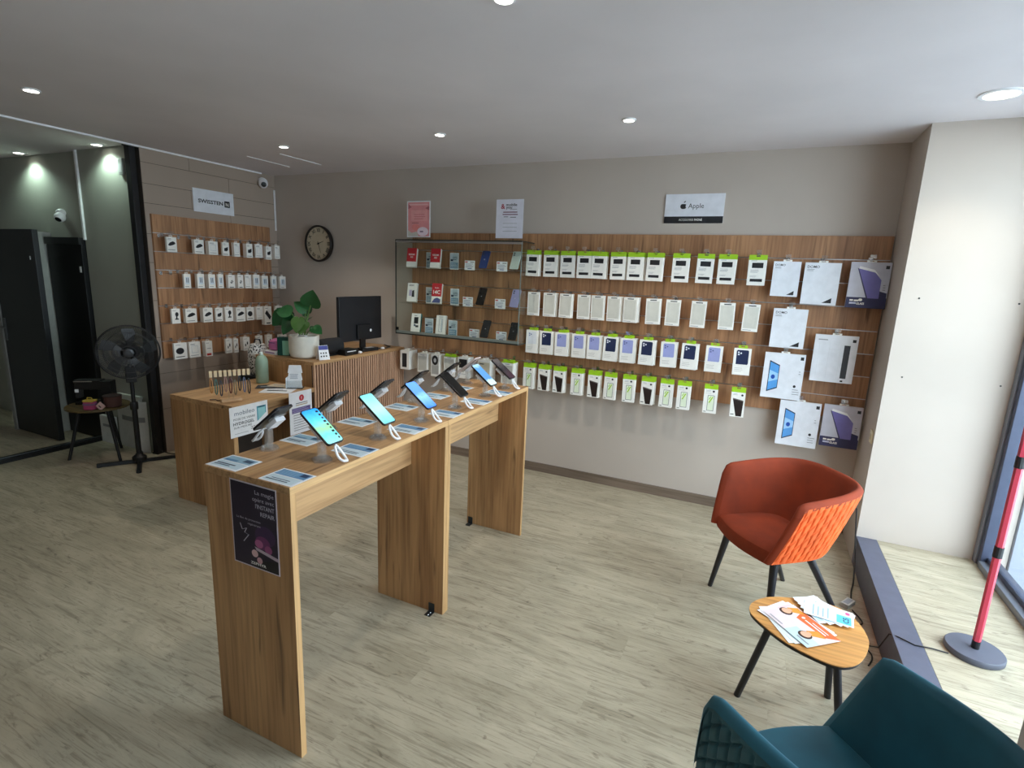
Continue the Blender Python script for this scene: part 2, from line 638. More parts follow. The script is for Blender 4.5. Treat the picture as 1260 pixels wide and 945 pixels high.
# walls
wb = MB().box(XL - .1, XR + .8, YB, YB + .12, 0, ZC).build('wall_back', WALL)
struct(wb, 'long taupe painted wall behind the accessory display')
MB().box(-2.88, XR, YB - .012, YB, 0, .072).build('baseboard_back', SKIRT)
struct(bpy.data.objects['baseboard_back'], 'grey wood skirting along the long wall')
pw = MB().box(XR, XW + .12, YP, YB + .12, 0, ZC).build('wall_pillar', WALL)
struct(pw, 'pale wall return beside the shop window')
for x, z in ((.754, 1.567), (.745, 1.136), (1.169, 1.562), (1.17, 1.139)):
    MB().lathe([(.0045, 0), (.0045, .002), (.002, .003)], 10, (0, 0, 0), axis='y').build('screw', col((60, 60, 60), .4, .6), pw, (x, YP, z))
npl = MB().box(XR, XW + .12, YN0, YN1, 0, ZC).build('wall_near_pillar', WALL)
struct(npl, 'taupe pillar end beside the entrance')
wr = MB().box(XFAR, XW + .2, YREAR - .12, YREAR, 0, ZC).build('wall_rear', WALL)
struct(wr, 'plain wall behind the viewer')
wf = MB().box(XFAR - .12, XFAR, YREAR, YB, 0, ZC).build('wall_far', plaster('dim_wall_paint', (150, 148, 142)))
struct(wf, 'far wall of the rear area')

# left wall faced with large panels (joints visible)
wl = bpy.data.objects.new('wall_left', None); COL.objects.link(wl); struct(wl, 'taupe panelled wall behind the small accessory display')
MB().box(XL - .12, XL - .004, 2.70, YB, 0, ZC).build('wall_core', col((70, 62, 55), .9), wl)
LW = plaster('taupe_panel_paint', (166, 149, 135))
zs = [0, .38, .68, .98, 1.279, 1.579, 1.80, 2.032, 2.178, 2.333, ZC]
for i in range(len(zs) - 1):
    cut = [2.70, 3.09, YB] if i % 2 else [2.70, 3.45, YB]
    for j in range(2):
        MB().box(XL - .004, XL, cut[j] + .0016, cut[j + 1] - .0016, zs[i] + .0016, zs[i + 1] - .0016).build('wall_panel', LW, wl)
# return wall of the rear area (parallel to the long wall) and the door wall
rw = MB().box(-5.20, XL - .10, 2.66, 2.78, 0, ZC).build('wall_return', plaster('grey_green_paint', (165, 166, 156)))
struct(rw, 'grey painted wall return left of the black post')
dw = MB().box(XFAR, -5.20, 2.68, 2.80, 0, ZC).build('wall_doors', plaster('grey_green_paint', (165, 166, 156)))
struct(dw, 'dim wall of the rear area with two black doors')
# ceiling strip along the left wall line
cs = MB().box(XL - .012, XL + .012, YREAR, 3.80, ZC - .012, ZC).build('trim_1', WHITE); struct(cs, 'thin white strip along the ceiling')
for k, x in enumerate((-3.885, -3.52)):
    t = MB().box(x - .004, x + .004, 3.2, 3.63, ZC - .004, ZC).build('trim_%d' % (k + 2), WHITE); struct(t, 'short white line of the ceiling hatch')
cb = MB().box(-.011, .011, -.008, .008, 1.74, ZC).build('trim_4', WHITE, loc=(-5.19, 2.652, 0)); struct(cb, 'white cable duct on the wall corner')
cb = MB().box(XL, XL + .012, YB - .022, YB - .01, 1.93, 2.31).build('trim_5', WHITE); struct(cb, 'thin white cable duct in the wall corner')
# black threshold rail of the rear area
rl = thing('threshold_rail', 'black floor rail with thin metal line at the rear area', 'rail', (-5.24, 0, 0))
MB().box(-.05, .05, YREAR + .05, 2.66, 0, .028).build('rail_body', BLACK, rl)
MB().box(-.008, .006, YREAR + .05, 2.66, .028, .034).build('metal_line', col((150, 155, 158), .3, .9), rl)

# doors of the rear area
d1 = bpy.data.objects.new('door_1', None); COL.objects.link(d1); struct(d1, 'wide black sliding door leaf with a slim handle')
DB = col((26, 27, 28), .45)
MB().box(-6.14, -5.455, 2.41, 2.45, .008, 1.805).build('leaf', DB, d1, bevel=.003)
MB().box(-6.19, -6.14, 2.40, 2.46, .0, 1.80).build('edge_post', col((150, 150, 146), .5), d1)
h = MB(); h.tube([(-6.10, 2.41, .96), (-6.10, 2.37, .96), (-6.02, 2.37, .96)], .008); h.box(-6.115, -6.085, 2.404, 2.41, .84, 1.04)
h.build('handle', col((120, 120, 120), .3, .9), d1)
MB().box(-5.53, -5.525, 2.405, 2.41, 1.56, 1.59).build('sticker', WHITE, d1)
d2 = bpy.data.objects.new('door_2', None); COL.objects.link(d2); struct(d2, 'black flush door beside the grey wall return')
MB().box(-5.735, -5.215, 2.63, 2.678, .006, 1.757).build('leaf', col((12, 12, 13), .5), d2, bevel=.003)
MB().box(-5.735, -5.215, 2.615, 2.63, 1.70, 1.757).build('top_rail', col((30, 30, 31), .4), d2)
MB().box(-5.27, -5.245, 2.627, 2.63, 1.47, 1.52).build('sticker', WHITE, d2)
jp = MB().box(-5.79, -5.755, 2.56, 2.68, 0, 1.80).build('trim_6', col((176, 176, 168), .6)); struct(jp, 'pale door jamb between the two black doors')

# black post at the wall end
po = thing('post', 'tall black square steel post at the end of the panelled wall', 'post', (-4.478, 2.655, 0), R(8))
MB().box(-.025, .025, -.025, .025, .012, ZC - .01).build('shaft', BLACKM, po, bevel=.004)
MB().box(-.03, .03, -.03, .03, 0, .012).build('foot_plate', BLACKM, po)
MB().box(-.032, .032, -.032, .032, ZC - .01, ZC).build('head_plate', BLACKM, po)

# storefront
FR = col((120, 124, 134), .4, .3)
w1 = bpy.data.objects.new('window_1', None); COL.objects.link(w1); struct(w1, 'tall shop window beside the raised platform')
MB().box(XW - .03, XW + .03, YP - .045, YP - .002, ZK, 2.40).build('frame_post', FR, w1, bevel=.003)
MB().box(XW - .022, XW + .05, YP - .085, YP - .05, ZK, 2.40).build('frame_post', col((70, 76, 96), .4, .3), w1, bevel=.003)
MB().box(XW - .03, XW + .03, YN1 + .002, YN1 + .05, ZK, 2.40).build('frame_post', FR, w1, bevel=.003)
MB().box(XW - .03, XW + .03, YN1 + .05, YP - .085, ZK, ZK + .035).build('frame_sill', FR, w1, bevel=.003)
MB().box(XW + .005, XW + .05, YN1 + .05, YP - .085, ZK + .035, ZK + .06).build('frame_sill', col((70, 76, 96), .4, .3), w1, bevel=.003)
MB().box(XW - .03, XW + .03, YN1 + .05, YP - .085, 2.36, 2.40).build('frame_head', FR, w1)
MB().box(XW + .010, XW + .016, YN1 + .05, YP - .085, ZK + .06, 2.36).build('pane', WINGLASS, w1)
d3 = bpy.data.objects.new('door_3', None); COL.objects.link(d3); struct(d3, 'unseen glazed entrance beside the near pillar, sized for its fill light')  # unseen opening, its width shaped to set the fill light
for y0 in (YD0, YN0 - .06):
    MB().box(XW - .03, XW + .03, y0, y0 + .05, 0, 2.40).build('frame_post', FR, d3, bevel=.003)
MB().box(XW - .03, XW + .03, YD0 + .05, YN0 - .06, 2.36, 2.40).build('frame_head', FR, d3)
MB().box(XW - .03, XW + .03, YD0 + .05, YN0 - .06, 0, .05).build('frame_sill', FR, d3)
MB().box(XW - .003, XW + .003, YD0 + .05, YN0 - .06, .05, 2.36).build('pane', WINGLASS, d3)
we = MB().box(XW, XW + .12, YREAR, YD0, 0, 2.40).build('wall_entrance', WALL); struct(we, 'unseen taupe wall narrowing the entrance to cut its light')  # unseen wall added to narrow the glazing and cut its light
hd = MB().box(XW - .04, XW + .16, YREAR, YP, 2.40, ZC).build('wall_storefront', WALL); struct(hd, 'lintel above the shop window')
# pavement outside
pv = MB().box(XW + .03, 14, -8, 12, -.10, -.02).build('ground_pavement', plaster('pavement_concrete', (170, 172, 172), .9, .5))
struct(pv, 'pale pavement outside the shop window')
rv = MB().box(XW + .125, XW + .75, YP - .02, YP + .25, -.02, 2.9).build('wall_outside', plaster('outside_wall_paint', (136, 142, 154), .8, .3))
struct(rv, 'grey outside wall return seen through the shop window')

# ================================================================ CEILING LAMPS


def downlight(x, y, r, label, power, colr, mat, spot=110):
    t = thing('downlight', label, 'ceiling light', (x, y, ZC), 0, 'recessed ceiling downlights')
    MB().lathe([(r * 1.32, 0), (r * 1.30, -.006), (r * 1.02, -.008), (r * 1.0, -.002)], 28).build('trim_ring', WHITE, t, smooth=True)
    MB().lathe([(r * .99, -.0015), (r * .98, -.0045), (r * .5, -.005)], 24).build('lens', mat, t)
    l = bpy.data.lights.new('downlight_bulb', 'SPOT')
    l.energy = power; l.color = colr; l.spot_size = R(spot); l.spot_blend = .6; l.shadow_soft_size = r * .7
    o = bpy.data.objects.new('downlight_bulb', l); COL.objects.link(o)
    o.parent = t; o.location = (0, 0, -.02)


NEUT = (1.0, .93, .82)
downlight(-3.60, 1.67, .032, 'round downlight in the ceiling in front of the rear area opening', 12, NEUT, LAMPEMIT)
downlight(-3.283, 3.023, .029, 'round downlight in the ceiling nearest the wall clock', 22, NEUT, LAMPEMIT)
downlight(-1.961, 3.039, .029, 'round downlight in the ceiling above the glass display case', 22, NEUT, LAMPEMIT)
downlight(-.772, 3.056, .029, 'round downlight in the ceiling in front of the apple sign', 22, NEUT, LAMPEMIT)
downlight(-.845, 1.665, .029, 'round downlight cut by the upper edge of the picture', 22, NEUT, LAMPEMIT)
downlight(.816, 3.119, .062, 'large warm round downlight above the window platform', 12, (1, .93, .75), LAMPWARM)
GRN = (.72, 1.0, .86)
downlight(-5.87, 2.575, .034, 'round downlight close to the wall with the black doors', 9, GRN, LAMPEMIT, 140)
downlight(-4.74, 2.575, .034, 'round downlight close to the grey wall beside the black post', 9, GRN, LAMPEMIT, 140)

# ================================================================ SLATWALL PANELS


def slatwall(name, label, loc, rotz, w, z0, n, ph, t=.022):
    """local: x from 0..w along the wall, front face at y = -t"""
    th = thing(name, label, 'display panel', loc, rotz)
    MB().box(0, w, -.006, 0, z0, z0 + n * ph).build('backing', PANEL, th)
    me = None
    rail = None
    for i in range(n):
        if me is None:
            o = MB().box(0, w, -t, -.006, 0, ph - .006).build('plank', PANEL, th); me = o.data
        else:
            o = bpy.data.objects.new('plank', me); COL.objects.link(o); o.parent = th
        o.location = (0, 0, z0 + i * ph + .003)
        if i:
            if rail is None:
                o = MB().box(.002, w - .002, -t + .006, -.006, -.0028, .0028).build('groove_rail', ALU, th); rail = o.data
            else:
                o = bpy.data.objects.new('groove_rail', rail); COL.objects.link(o); o.parent = th
            o.location = (0, 0, z0 + i * ph)
    return th


slatwall('slatwall', 'long oak slatwall panel with metal grooves on the taupe wall', (-2.80, YB, 0), 0, 3.462, .776, 8, .143)
slatwall('slatwall', 'smaller oak slatwall panel hung with white accessory boxes', (XL, 2.735, 0), R(90), 1.115, .805, 8, .1437)


# ================================================================ HANGING PRODUCTS
def hook(loc, rotz, length, label, group, tagplate=True):
    """local: wall at y=0, rod runs to y=-length; rod centre at z=0"""
    global _HK
    key = (round(length, 3), tagplate)
    if key not in _HK:
        t = thing('display_hook', label, 'hook', loc, rotz, group)
        b = MB(); b.box(-.011, .011, -.004, 0, -.014, .014)
        b.build('bracket', CHROME, t)
        r = MB(); r.tube([(0, 0, 0), (0, -length + .004, 0), (0, -length, .006)], .0023, 6)
        r.build('rod', CHROME, t, smooth=True)
        if tagplate:
            MB().box(-.016, .016, -length - .002, -length, .006, .028).build('price_tag', CLEARB, t)
        _HK[key] = t
    else:
        t = copy_tree(_HK[key])
        t.location = loc; t.rotation_euler = (0, 0, rotz)
        tag(t, label, 'hook', group)
    return t


_HK = {}


def mk_box(name, w, h, d, body, header=None, hw=None, hh=0.0, prints=None, side=None):
    """hanging carton. local: x centred, front at y=0 .. back y=d, TOP of header at z=0"""
    zt = -hh
    o = MB().box(-w / 2, w / 2, 0, d, zt - h, zt).build(name, body)
    if header:
        hw = hw or w
        m = MB()
        m.box(-hw / 2, -.012, d * .35, d * .35 + .0016, zt, 0); m.box(.012, hw / 2, d * .35, d * .35 + .0016, zt, 0)
        m.box(-.012, .012, d * .35, d * .35 + .0016, zt, -.012 if hh > .016 else zt + .004); m.box(-.012, .012, d * .35, d * .35 + .0016, -.004, 0)
        if hw >= w - .001:
            m.box(-w / 2 - .0003, w / 2 + .0003, -.0003, d + .0003, zt - .006, zt + .0003)
        m.build('hang_tab', header, o)
    if prints:
        p = Print(w, h, -.0002, z0=zt - h)
        prints(p)
        p.build(o)
    return o


def pr_glass(p):       # screen protector
    p.rect(.2, .66, .82, .86, INK); p.rect(.16, .14, .84, .25, INK)
    p.lines(.14, .62, (.58, .53, .49), .014, GREYT); p.rect(.14, .92, .45, .94, GREYT)
    p.lines(.14, .5, (.35, .31), .01, GREYT)


def pr_clear(p):
    p.rect(.07, .11, .93, .90, col((216, 213, 202), .35)); p.rect(.28, .92, .74, .955, INK)
    p.frame(.2, .16, .8, .84, .012, col((198, 196, 186), .4)); p.rect(.08, .04, .6, .06, GREYT)
    p.rect(.0, .15, .09, .19, CARD)


def pr_case(c):
    def f(p):
        p.poly([(.16, .40), (.82, .40), (.86, .44), (.86, .90), (.82, .94), (.22, .94), (.16, .90)], c)
        p.frame(.04, .02, .97, .34, .006, col((214, 214, 216), .5))
        k = col((236, 238, 244), .3) if sum(c['rgb']) < 300 else col((96, 100, 150), .3)
        p.ell(.28, .85, .05, .03, k); p.ell(.42, .82, .05, .03, k); p.ell(.29, .77, .05, .03, k)
        p.lines(.12, .6, (.25, .19, .13), .016, col((196, 190, 184), .6))
    return f


def ccase(rgb):
    m = col(rgb, .35); m['rgb'] = list(rgb); return m


NAVY, LILAC, PALE = ccase((36, 46, 78)), ccase((158, 164, 214)), ccase((226, 228, 232))
PEEL = col((232, 240, 214), .3)


def pr_film(p):
    p.frame(.30, .10, .80, .72, .03, col((70, 74, 78), .4)); p.rect(.33, .12, .77, .70, PEEL)
    p.poly([(.38, .42), (.48, .42), (.72, .66), (.62, .66)], GREEN); p.poly([(.38, .55), (.44, .55), (.56, .67), (.50, .67)], GREEN)
    p.ell(.70, .88, .085, .04, INK); p.lines(.14, .5, (.90, .86), .012, GREYT); p.rect(.08, .05, .26, .07, INK)
    p.lines(.14, .6, (.79,), .01, GREYT)


def pr_wallet(p):
    p.poly([(.14, .70), (.90, .62), (.84, .03), (.44, .03)], col((40, 30, 28), .4))
    p.poly([(.14, .70), (.90, .62), (.90, .66), (.16, .735)], col((120, 112, 106), .4))
    p.ell(.78, .86, .085, .04, INK); p.lines(.14, .5, (.90, .86), .012, GREYT); p.rect(.06, .08, .3, .11, INK)


PROTO = {
    'glass': mk_box('product_box', .107, .166, .013, CARD, GREEN, None, .026, pr_glass),
    'clear': mk_box('product_box', .097, .178, .013, CARD, None, None, 0, pr_clear),
    'navy': mk_box('product_box', .107, .178, .022, CARD, GREEN, .056, .020, pr_case(NAVY)),
    'lilac': mk_box('product_box', .107, .178, .022, CARD, GREEN, .056, .020, pr_case(LILAC)),
    'pale': mk_box('product_box', .100, .178, .022, CARD, GREEN, .056, .020, pr_case(PALE)),
    'film': mk_box('product_box', .088, .176, .014, CARD, GREEN, None, .028, pr_film),
    'wallet': mk_box('product_box', .088, .176, .014, CARD, GREEN, None, .028, pr_wallet),
}
PD = {'glass': .013, 'clear': .013, 'navy': .022, 'lilac': .022, 'pale': .022, 'film': .014, 'wallet': .014}
USED = set()


def place_box(kind, loc, rotz, label, group):
    o = PROTO[kind]
    if kind in USED:
        o = copy_tree(o)
    USED.add(kind)
    o.location = loc; o.rotation_euler = rotz if isinstance(rotz, tuple) else (0, 0, rotz)
    return tag(o, label, 'box', group)


ROWS = [
    ('top', 1.790, ['glass'] * 12, [-1.623, -1.481, -1.346, -1.218, -1.106, -.969, -.845, -.71, -.536, -.378, -.243, -.06],
     [2, 3, 2, 2, 3, 3, 4, 3, 2, 1, 2, 1]),
    ('second', 1.478, ['clear'] * 12, [-1.603, -1.471, -1.339, -1.201, -1.094, -.973, -.854, -.694, -.555, -.39, -.209, -.059],
     [1, 3, 2, 1, 2, 3, 4, 2, 1, 1, 1, 1]),
    ('third', 1.205, ['pale', 'navy', 'lilac', 'lilac', 'lilac', 'navy', 'lilac', 'navy', 'lilac', 'navy', 'lilac', 'navy'],
     [-1.597, -1.482, -1.356, -1.22, -1.1, -.975, -.849, -.708, -.559, -.416, -.257, -.082], [2, 2, 3, 2, 2, 3, 3, 2, 2, 2, 1, 1]),
    ('bottom', .922, ['film', 'wallet', 'wallet', 'film', 'wallet', 'film', 'film', 'wallet', 'film', 'film', 'film', 'wallet'],
     [-1.616, -1.487, -1.362, -1.216, -1.082, -.957, -.817, -.682, -.548, -.427, -.247, -.075], [3, 3, 3, 3, 3, 2, 2, 3, 2, 2, 1, 1]),
]
DESC = {'glass': 'green-topped white box with black bars', 'clear': 'pale clear cover pack', 'navy': 'white case box with navy case picture',
        'lilac': 'white case box with lilac case picture', 'pale': 'white case box with pale case picture',
        'film': 'green-topped white box with outlined phone', 'wallet': 'green-topped white box with black wallet'}
YF = YB - .022
for rname, zt, kinds, xs, ns in ROWS:
    for i, (k, x, n) in enumerate(zip(kinds, xs, ns)):
        off = .098
        hook((x, YF, zt + .0025), 0, off + .012, 'metal hook holding the %s pack from the glass case, %s row' % (ORD[i], rname), 'hooks of the %s row' % rname)
        for j in range(n):
            dx = random.uniform(-.002, .002)
            yy = YF - off + j * (PD[k] + .002)
            if j == 0:
                lb = '%s, %s from the glass case in the %s row' % (DESC[k], ORD[i], rname)
            else:
                lb = 'box %s behind the front one on the %s hook of the %s row' % ('one place' if j == 1 else 'two places' if j == 2 else 'three places', ORD[i], rname)
            place_box(k, (x + dx + (.004 * j if j else 0), yy, zt), (0, R(random.uniform(-1.2, 1.2)), R(random.uniform(-2.5, 1))), lb, 'packs in the %s row' % rname)

# row under the glass case
def pr_holder(p):
    p.rect(.22, .12, .72, .86, INK); p.rect(.26, .15, .68, .83, col((40, 42, 46), .3))


def pr_ring(p):
    p.rect(.1, .1, .9, .9, col((198, 198, 194), .4)); p.ell(.48, .74, .36, .22, INK); p.ell(.48, .74, .16, .10, col((196, 196, 196), .3)); p.rect(.1, .12, .9, .5, col((176, 176, 172), .4))


def pr_plain(p):
    p.rect(.08, .1, .92, .86, col((198, 197, 188), .4)); p.rect(.3, .90, .7, .93, GREYT)


def pr_beige(p):
    p.rect(.05, .06, .95, .9, col((206, 196, 172), .45)); p.rect(.15, .8, .5, .84, INK); p.lines(.3, .8, (.5, .4, .3), .02, GREYT)


def pr_grip(p):
    p.rect(.12, .5, .88, .92, INK); p.lines(.15, .8, (.4, .3, .2), .02, GREYT)


UND = [(-2.785, .931, .095, .165, .12, pr_holder, None, 'deep white box with a tall black holder window'), (-2.600, .925, .10, .165, .11, pr_plain, None, 'dull grey plain deep carton'),
       (-2.470, .928, .085, .19, .09, pr_ring, None, 'white box with a round black grip picture'), (-2.330, .928, .105, .17, .07, pr_plain, GREEN, 'green-topped pale pack half hidden by phones'),
       (-2.196, .930, .10, .175, .09, pr_grip, None, 'white box with a black upper picture'), (-2.0, .928, .115, .18, .10, pr_beige, None, 'beige printed deep carton'),
       (-1.788, .934, .105, .19, .09, pr_plain, GREEN, 'green-topped grey pack under the case corner')]
for i, (x, zt, w, h, d, pf_, hd_, ds) in enumerate(UND):
    o = mk_box('product_box', w, h, d, CARD, hd_ or CARD, .05 if not hd_ else None, .018, pf_)
    o.location = (x, YF - .13, zt)
    tag(o, ds + ' hanging below the glass case', 'box', 'packs below the glass case')
    hook((x, YF, zt + .0025), 0, .14, 'metal hook holding the %s' % ds, 'hooks below the glass case', False)

# big tablet cartons at the end of the wall
def pr_domo(p):
    p.text('DOMO', .07, .87, .085, INK, bold=.01); p.lines(.07, .3, (.83, .80), .012, GREYT)
    p.poly([(.60, .045), (.86, .045), (.86, .17)], INK); p.frame(.3, .3, .7, .6, .004, col((226, 228, 232), .4))


def pr_purple(p):
    p.rect(0, 0, 1, .235, col((44, 44, 84), .4))
    p.poly([(.53, .22), (.2, .86), (.62, .78), (.80, .62), (.80, .44), (.80, .22)], col((112, 106, 176), .3))
    p.poly([(.2, .86), (.53, .22), (.49, .22), (.17, .87)], col((58, 58, 90), .3))
    p.poly([(.2, .86), (.62, .78), (.75, .69), (.6, .84), (.22, .91)], col((244, 244, 248), .3))
    p.poly([(.80, .235), (.98, .20), (.98, .34), (.80, .38)], col((44, 44, 84), .4))
    p.rect(.09, .15, .18, .185, CARD); p.rect(.2, .145, .32, .18, CARD); p.ell(.36, .18, .05, .03, CARD); p.rect(.09, .085, .26, .125, col((190, 192, 214), .5)); p.text('GLASS', .27, .075, .065, CARD, bold=.03, width=.2)
    p.rect(.86, .86, .95, .93, col((40, 42, 50), .5)); p.lines(.86, .93, (.5, .45, .4), .02, GREYT)


def pr_keys(p):
    p.rect(.08, .885, .3, .905, GREYT); p.rect(.70, .1, .84, .8, col((34, 34, 40), .4)); p.rect(.87, .87, .95, .93, INK)
    p.rect(.72, .025, .78, .06, INK)
    for u in (.12, .36, .62):
        p.rect(u, .08, u + .006, .82, col((214, 216, 220), .4))
    p.rect(.36, .7, .62, .706, col((214, 216, 220), .4))


def pr_blue(p):
    p.poly([(.14, .13), (.14, .83), (.40, .74), (.40, .23)], col((24, 34, 60), .3))
    p.poly([(.16, .16), (.16, .80), (.385, .72), (.385, .25)], col((92, 160, 224), .25))
    p.poly([(.16, .35), (.16, .62), (.385, .55), (.385, .42)], col((160, 206, 244), .25)); p.ell(.26, .47, .05, .05, col((44, 84, 170), .25))
    p.rect(.88, .88, .96, .95, INK); p.ell(.82, .3, .035, .03, INK); p.lines(.78, .95, (.22, .17, .12), .014, GREYT)
    p.frame(.42, .28, .5, .7, .004, col((220, 222, 228), .4)); p.lines(.88, .93, (.62, .57), .014, GREYT)


BIG = [(.111, 1.754, .156, .217, pr_domo, 'medium white carton with black corner triangle, hung beside the protector boxes'),
       (.309, 1.752, .196, .255, pr_domo, 'large white carton with black corner triangle in the top row'),
       (.560, 1.762, .206, .272, pr_purple, 'purple tablet carton in the top corner by the pale wall'),
       (.168, 1.461, .197, .250, pr_domo, 'white carton with black corner triangle hung below the others'),
       (.444, 1.315, .234, .296, pr_keys, 'wide white carton with a tall black bar picture'),
       (.174, 1.174, .236, .298, pr_blue, 'upper white carton with a blue tablet picture'),
       (.303, .870, .237, .299, pr_blue, 'lowest white carton with a blue tablet picture'),
       (.543, .876, .211, .272, pr_purple, 'purple tablet carton hung lowest, above the orange chair')]
for i, (x, zt, w, h, pf_, lb) in enumerate(BIG):
    o = mk_box('tablet_carton', w, h, .022, col((226, 228, 234), .45) if pf_ is not pr_purple else col((198, 198, 210), .4), CARD, .05, .012, pf_)
    o.location = (x, YF - .078, zt + .012)
    tag(o, lb, 'box', 'tablet cartons at the wall end')
    hook((x, YF, zt + .0145), 0, .088, 'metal hook holding the %s' % ['medium white carton beside the protector boxes', 'largest white carton of the top row', 'purple carton in the top corner', 'white carton hung below the two others', 'carton with the tall black bar', 'upper blue tablet carton', 'lowest blue tablet carton', 'purple carton above the orange chair'][i], 'hooks of the tablet cartons')

# small boxes on the left panel
def blob(p, pts, m=INK):
    p.poly(pts, m)


def pl_mouse(p):
    p.poly([(.12, .45), (.3, .62), (.62, .72), (.82, .66), (.88, .56), (.6, .46), (.3, .40)], INK); p.lines(.12, .5, (.88, .8), .03, GREYT); p.rect(.1, .12, .8, .15, INK)


def pl_plug(p):
    p.poly([(.22, .36), (.26, .56), (.5, .60), (.82, .66), (.8, .44), (.6, .34)], INK); p.lines(.12, .5, (.88, .8), .03, GREYT); p.rect(.1, .10, .8, .13, INK)


def pl_cable(p):
    p.rect(.34, .3, .42, .75, INK); p.rect(.58, .3, .66, .75, INK); p.rect(.2, .28, .8, .78, col((214, 226, 234), .4)); p.rect(.36, .4, .44, .74, INK); p.rect(.58, .4, .66, .74, INK); p.rect(.12, .1, .7, .14, GREYT)


def pl_pale(p):
    p.frame(.2, .3, .8, .75, .04, col((206, 210, 212), .4)); p.lines(.12, .6, (.86, .8), .03, GREYT); p.rect(.1, .12, .8, .15, GREYT)


def pl_usb(p):
    p.poly([(.3, .42), (.5, .34), (.75, .5), (.55, .62)], INK); p.poly([(.42, .46), (.52, .42), (.62, .5), (.52, .54)], CARD); p.lines(.12, .6, (.86,), .03, GREYT); p.rect(.2, .05, .8, .1, INK)


def pl_holder(p):
    p.ell(.6, .62, .2, .15, INK); p.rect(.48, .34, .64, .6, INK); p.rect(.36, .26, .78, .34, INK); p.lines(.12, .6, (.86,), .03, GREYT)


def pl_bank(p):
    p.poly([(.06, .62), (.3, .80), (.94, .44), (.72, .26)], INK); p.lines(.12, .6, (.88,), .03, GREYT); p.rect(.2, .06, .8, .12, INK)


def pl_disc(p):
    p.ell(.45, .5, .32, .2, INK, 22); p.lines(.12, .6, (.86,), .03, GREYT); p.rect(.1, .12, .8, .16, INK)


def pl_redtag(p):
    p.rect(.2, .5, .8, .54, GREYT); p.rect(.15, .06, .8, .2, col((196, 60, 52), .5)); p.lines(.12, .6, (.86,), .03, GREYT)


def pl_ear(p):
    p.ell(.62, .55, .1, .12, INK); p.ell(.34, .42, .09, .1, INK); p.lines(.12, .6, (.86,), .03, GREYT); p.rect(.1, .12, .8, .15, GREYT)


LROWS = [
    ('top', [(2.8, .086, 1.796, 1.669, pl_mouse), (3.029, .09, 1.793, 1.665, pl_mouse), (3.156, .091, 1.789, 1.664, pl_pale), (3.275, .068, 1.789, 1.661, pl_plug), (3.384, .063, 1.792, 1.659, pl_pale), (3.514, .071, 1.793, 1.655, pl_plug), (3.617, .083, 1.795, 1.66, pl_pale), (3.724, .067, 1.782, 1.648, pl_plug), (3.824, .064, 1.797, 1.659, pl_pale)]),
    ('second', [(2.904, .063, 1.512, 1.383, pl_cable), (3.022, .067, 1.515, 1.383, pl_cable), (3.122, .068, 1.513, 1.382, pl_cable), (3.206, .054, 1.515, 1.382, pl_cable), (3.31, .071, 1.512, 1.382, pl_usb), (3.402, .06, 1.514, 1.381, pl_usb), (3.481, .068, 1.516, 1.381, pl_pale), (3.571, .074, 1.518, 1.376, pl_cable), (3.666, .075, 1.509, 1.376, pl_cable), (3.769, .066, 1.508, 1.375, pl_cable), (3.874, .077, 1.506, 1.375, pl_cable)]),
    ('third', [(2.786, .075, 1.234, 1.101, pl_holder), (2.914, .104, 1.23, 1.1, pl_mouse), (3.064, .093, 1.231, 1.095, pl_mouse), (3.169, .072, 1.227, 1.096, pl_plug), (3.264, .083, 1.23, 1.09, pl_holder), (3.383, .1, 1.222, 1.082, pl_mouse), (3.486, .084, 1.222, 1.088, pl_disc), (3.588, .076, 1.223, 1.088, pl_pale), (3.682, .085, 1.223, 1.034, pl_bank), (3.81, .086, 1.221, 1.036, pl_bank)]),
    ('bottom', [(2.8, .115, .955, .808, pl_disc), (2.923, .105, .952, .807, pl_pale), (3.05, .067, .947, .801, pl_redtag), (3.244, .066, .95, .807, pl_ear), (3.316, .05, .943, .804, pl_ear), (3.426, .073, .948, .81, pl_ear), (3.569, .074, .95, .82, pl_pale), (3.684, .066, .95, .816, pl_ear), (3.853, .082, .937, .79, pl_pale)])]
SD = {pl_mouse: 'black gadget', pl_plug: 'black charger', pl_cable: 'twin cable', pl_pale: 'pale gadget', pl_usb: 'small plug', pl_holder: 'black holder', pl_bank: 'slanted power bank', pl_disc: 'round black disc', pl_redtag: 'red corner', pl_ear: 'earbud'}
LX = XL + .022
for rname, items in LROWS:
    zt = max(i[2] for i in items)
    for i, (yy, w, z1, z0, pf_) in enumerate(items):
        depth = .020 + .012 * ((i * 7) % 3)
        o = mk_box('accessory_box', w * .93, z1 - z0 - .014, depth, CARD, CARD, .026, .014, pf_)
        o.location = (XL + .14, min(yy, YB - .075), z1); o.rotation_euler = (0, 0, R(90))
        tag(o, 'small white box with %s picture, %s from the post in the %s row' % (SD[pf_], ORD[i], rname), 'box', 'accessory boxes in the %s row of the small panel' % rname)
        if True:
            hook((LX, min(yy, 3.838), z1 + .0025), R(90), .118 + .012, 'metal hook of the %s small white box in the %s row' % (ORD[i], rname), 'hooks on the small panel')
for k, (yy, z) in enumerate(((2.775, 1.79), (2.935, 1.79), (2.765, 1.50), (2.845, 1.50))):
    hook((LX, yy, z), R(90), .12, 'empty metal hook, %s along the panel edge in the %s row' % (['first', 'second'][k % 2], ['top', 'second'][k // 2]), 'hooks on the small panel')

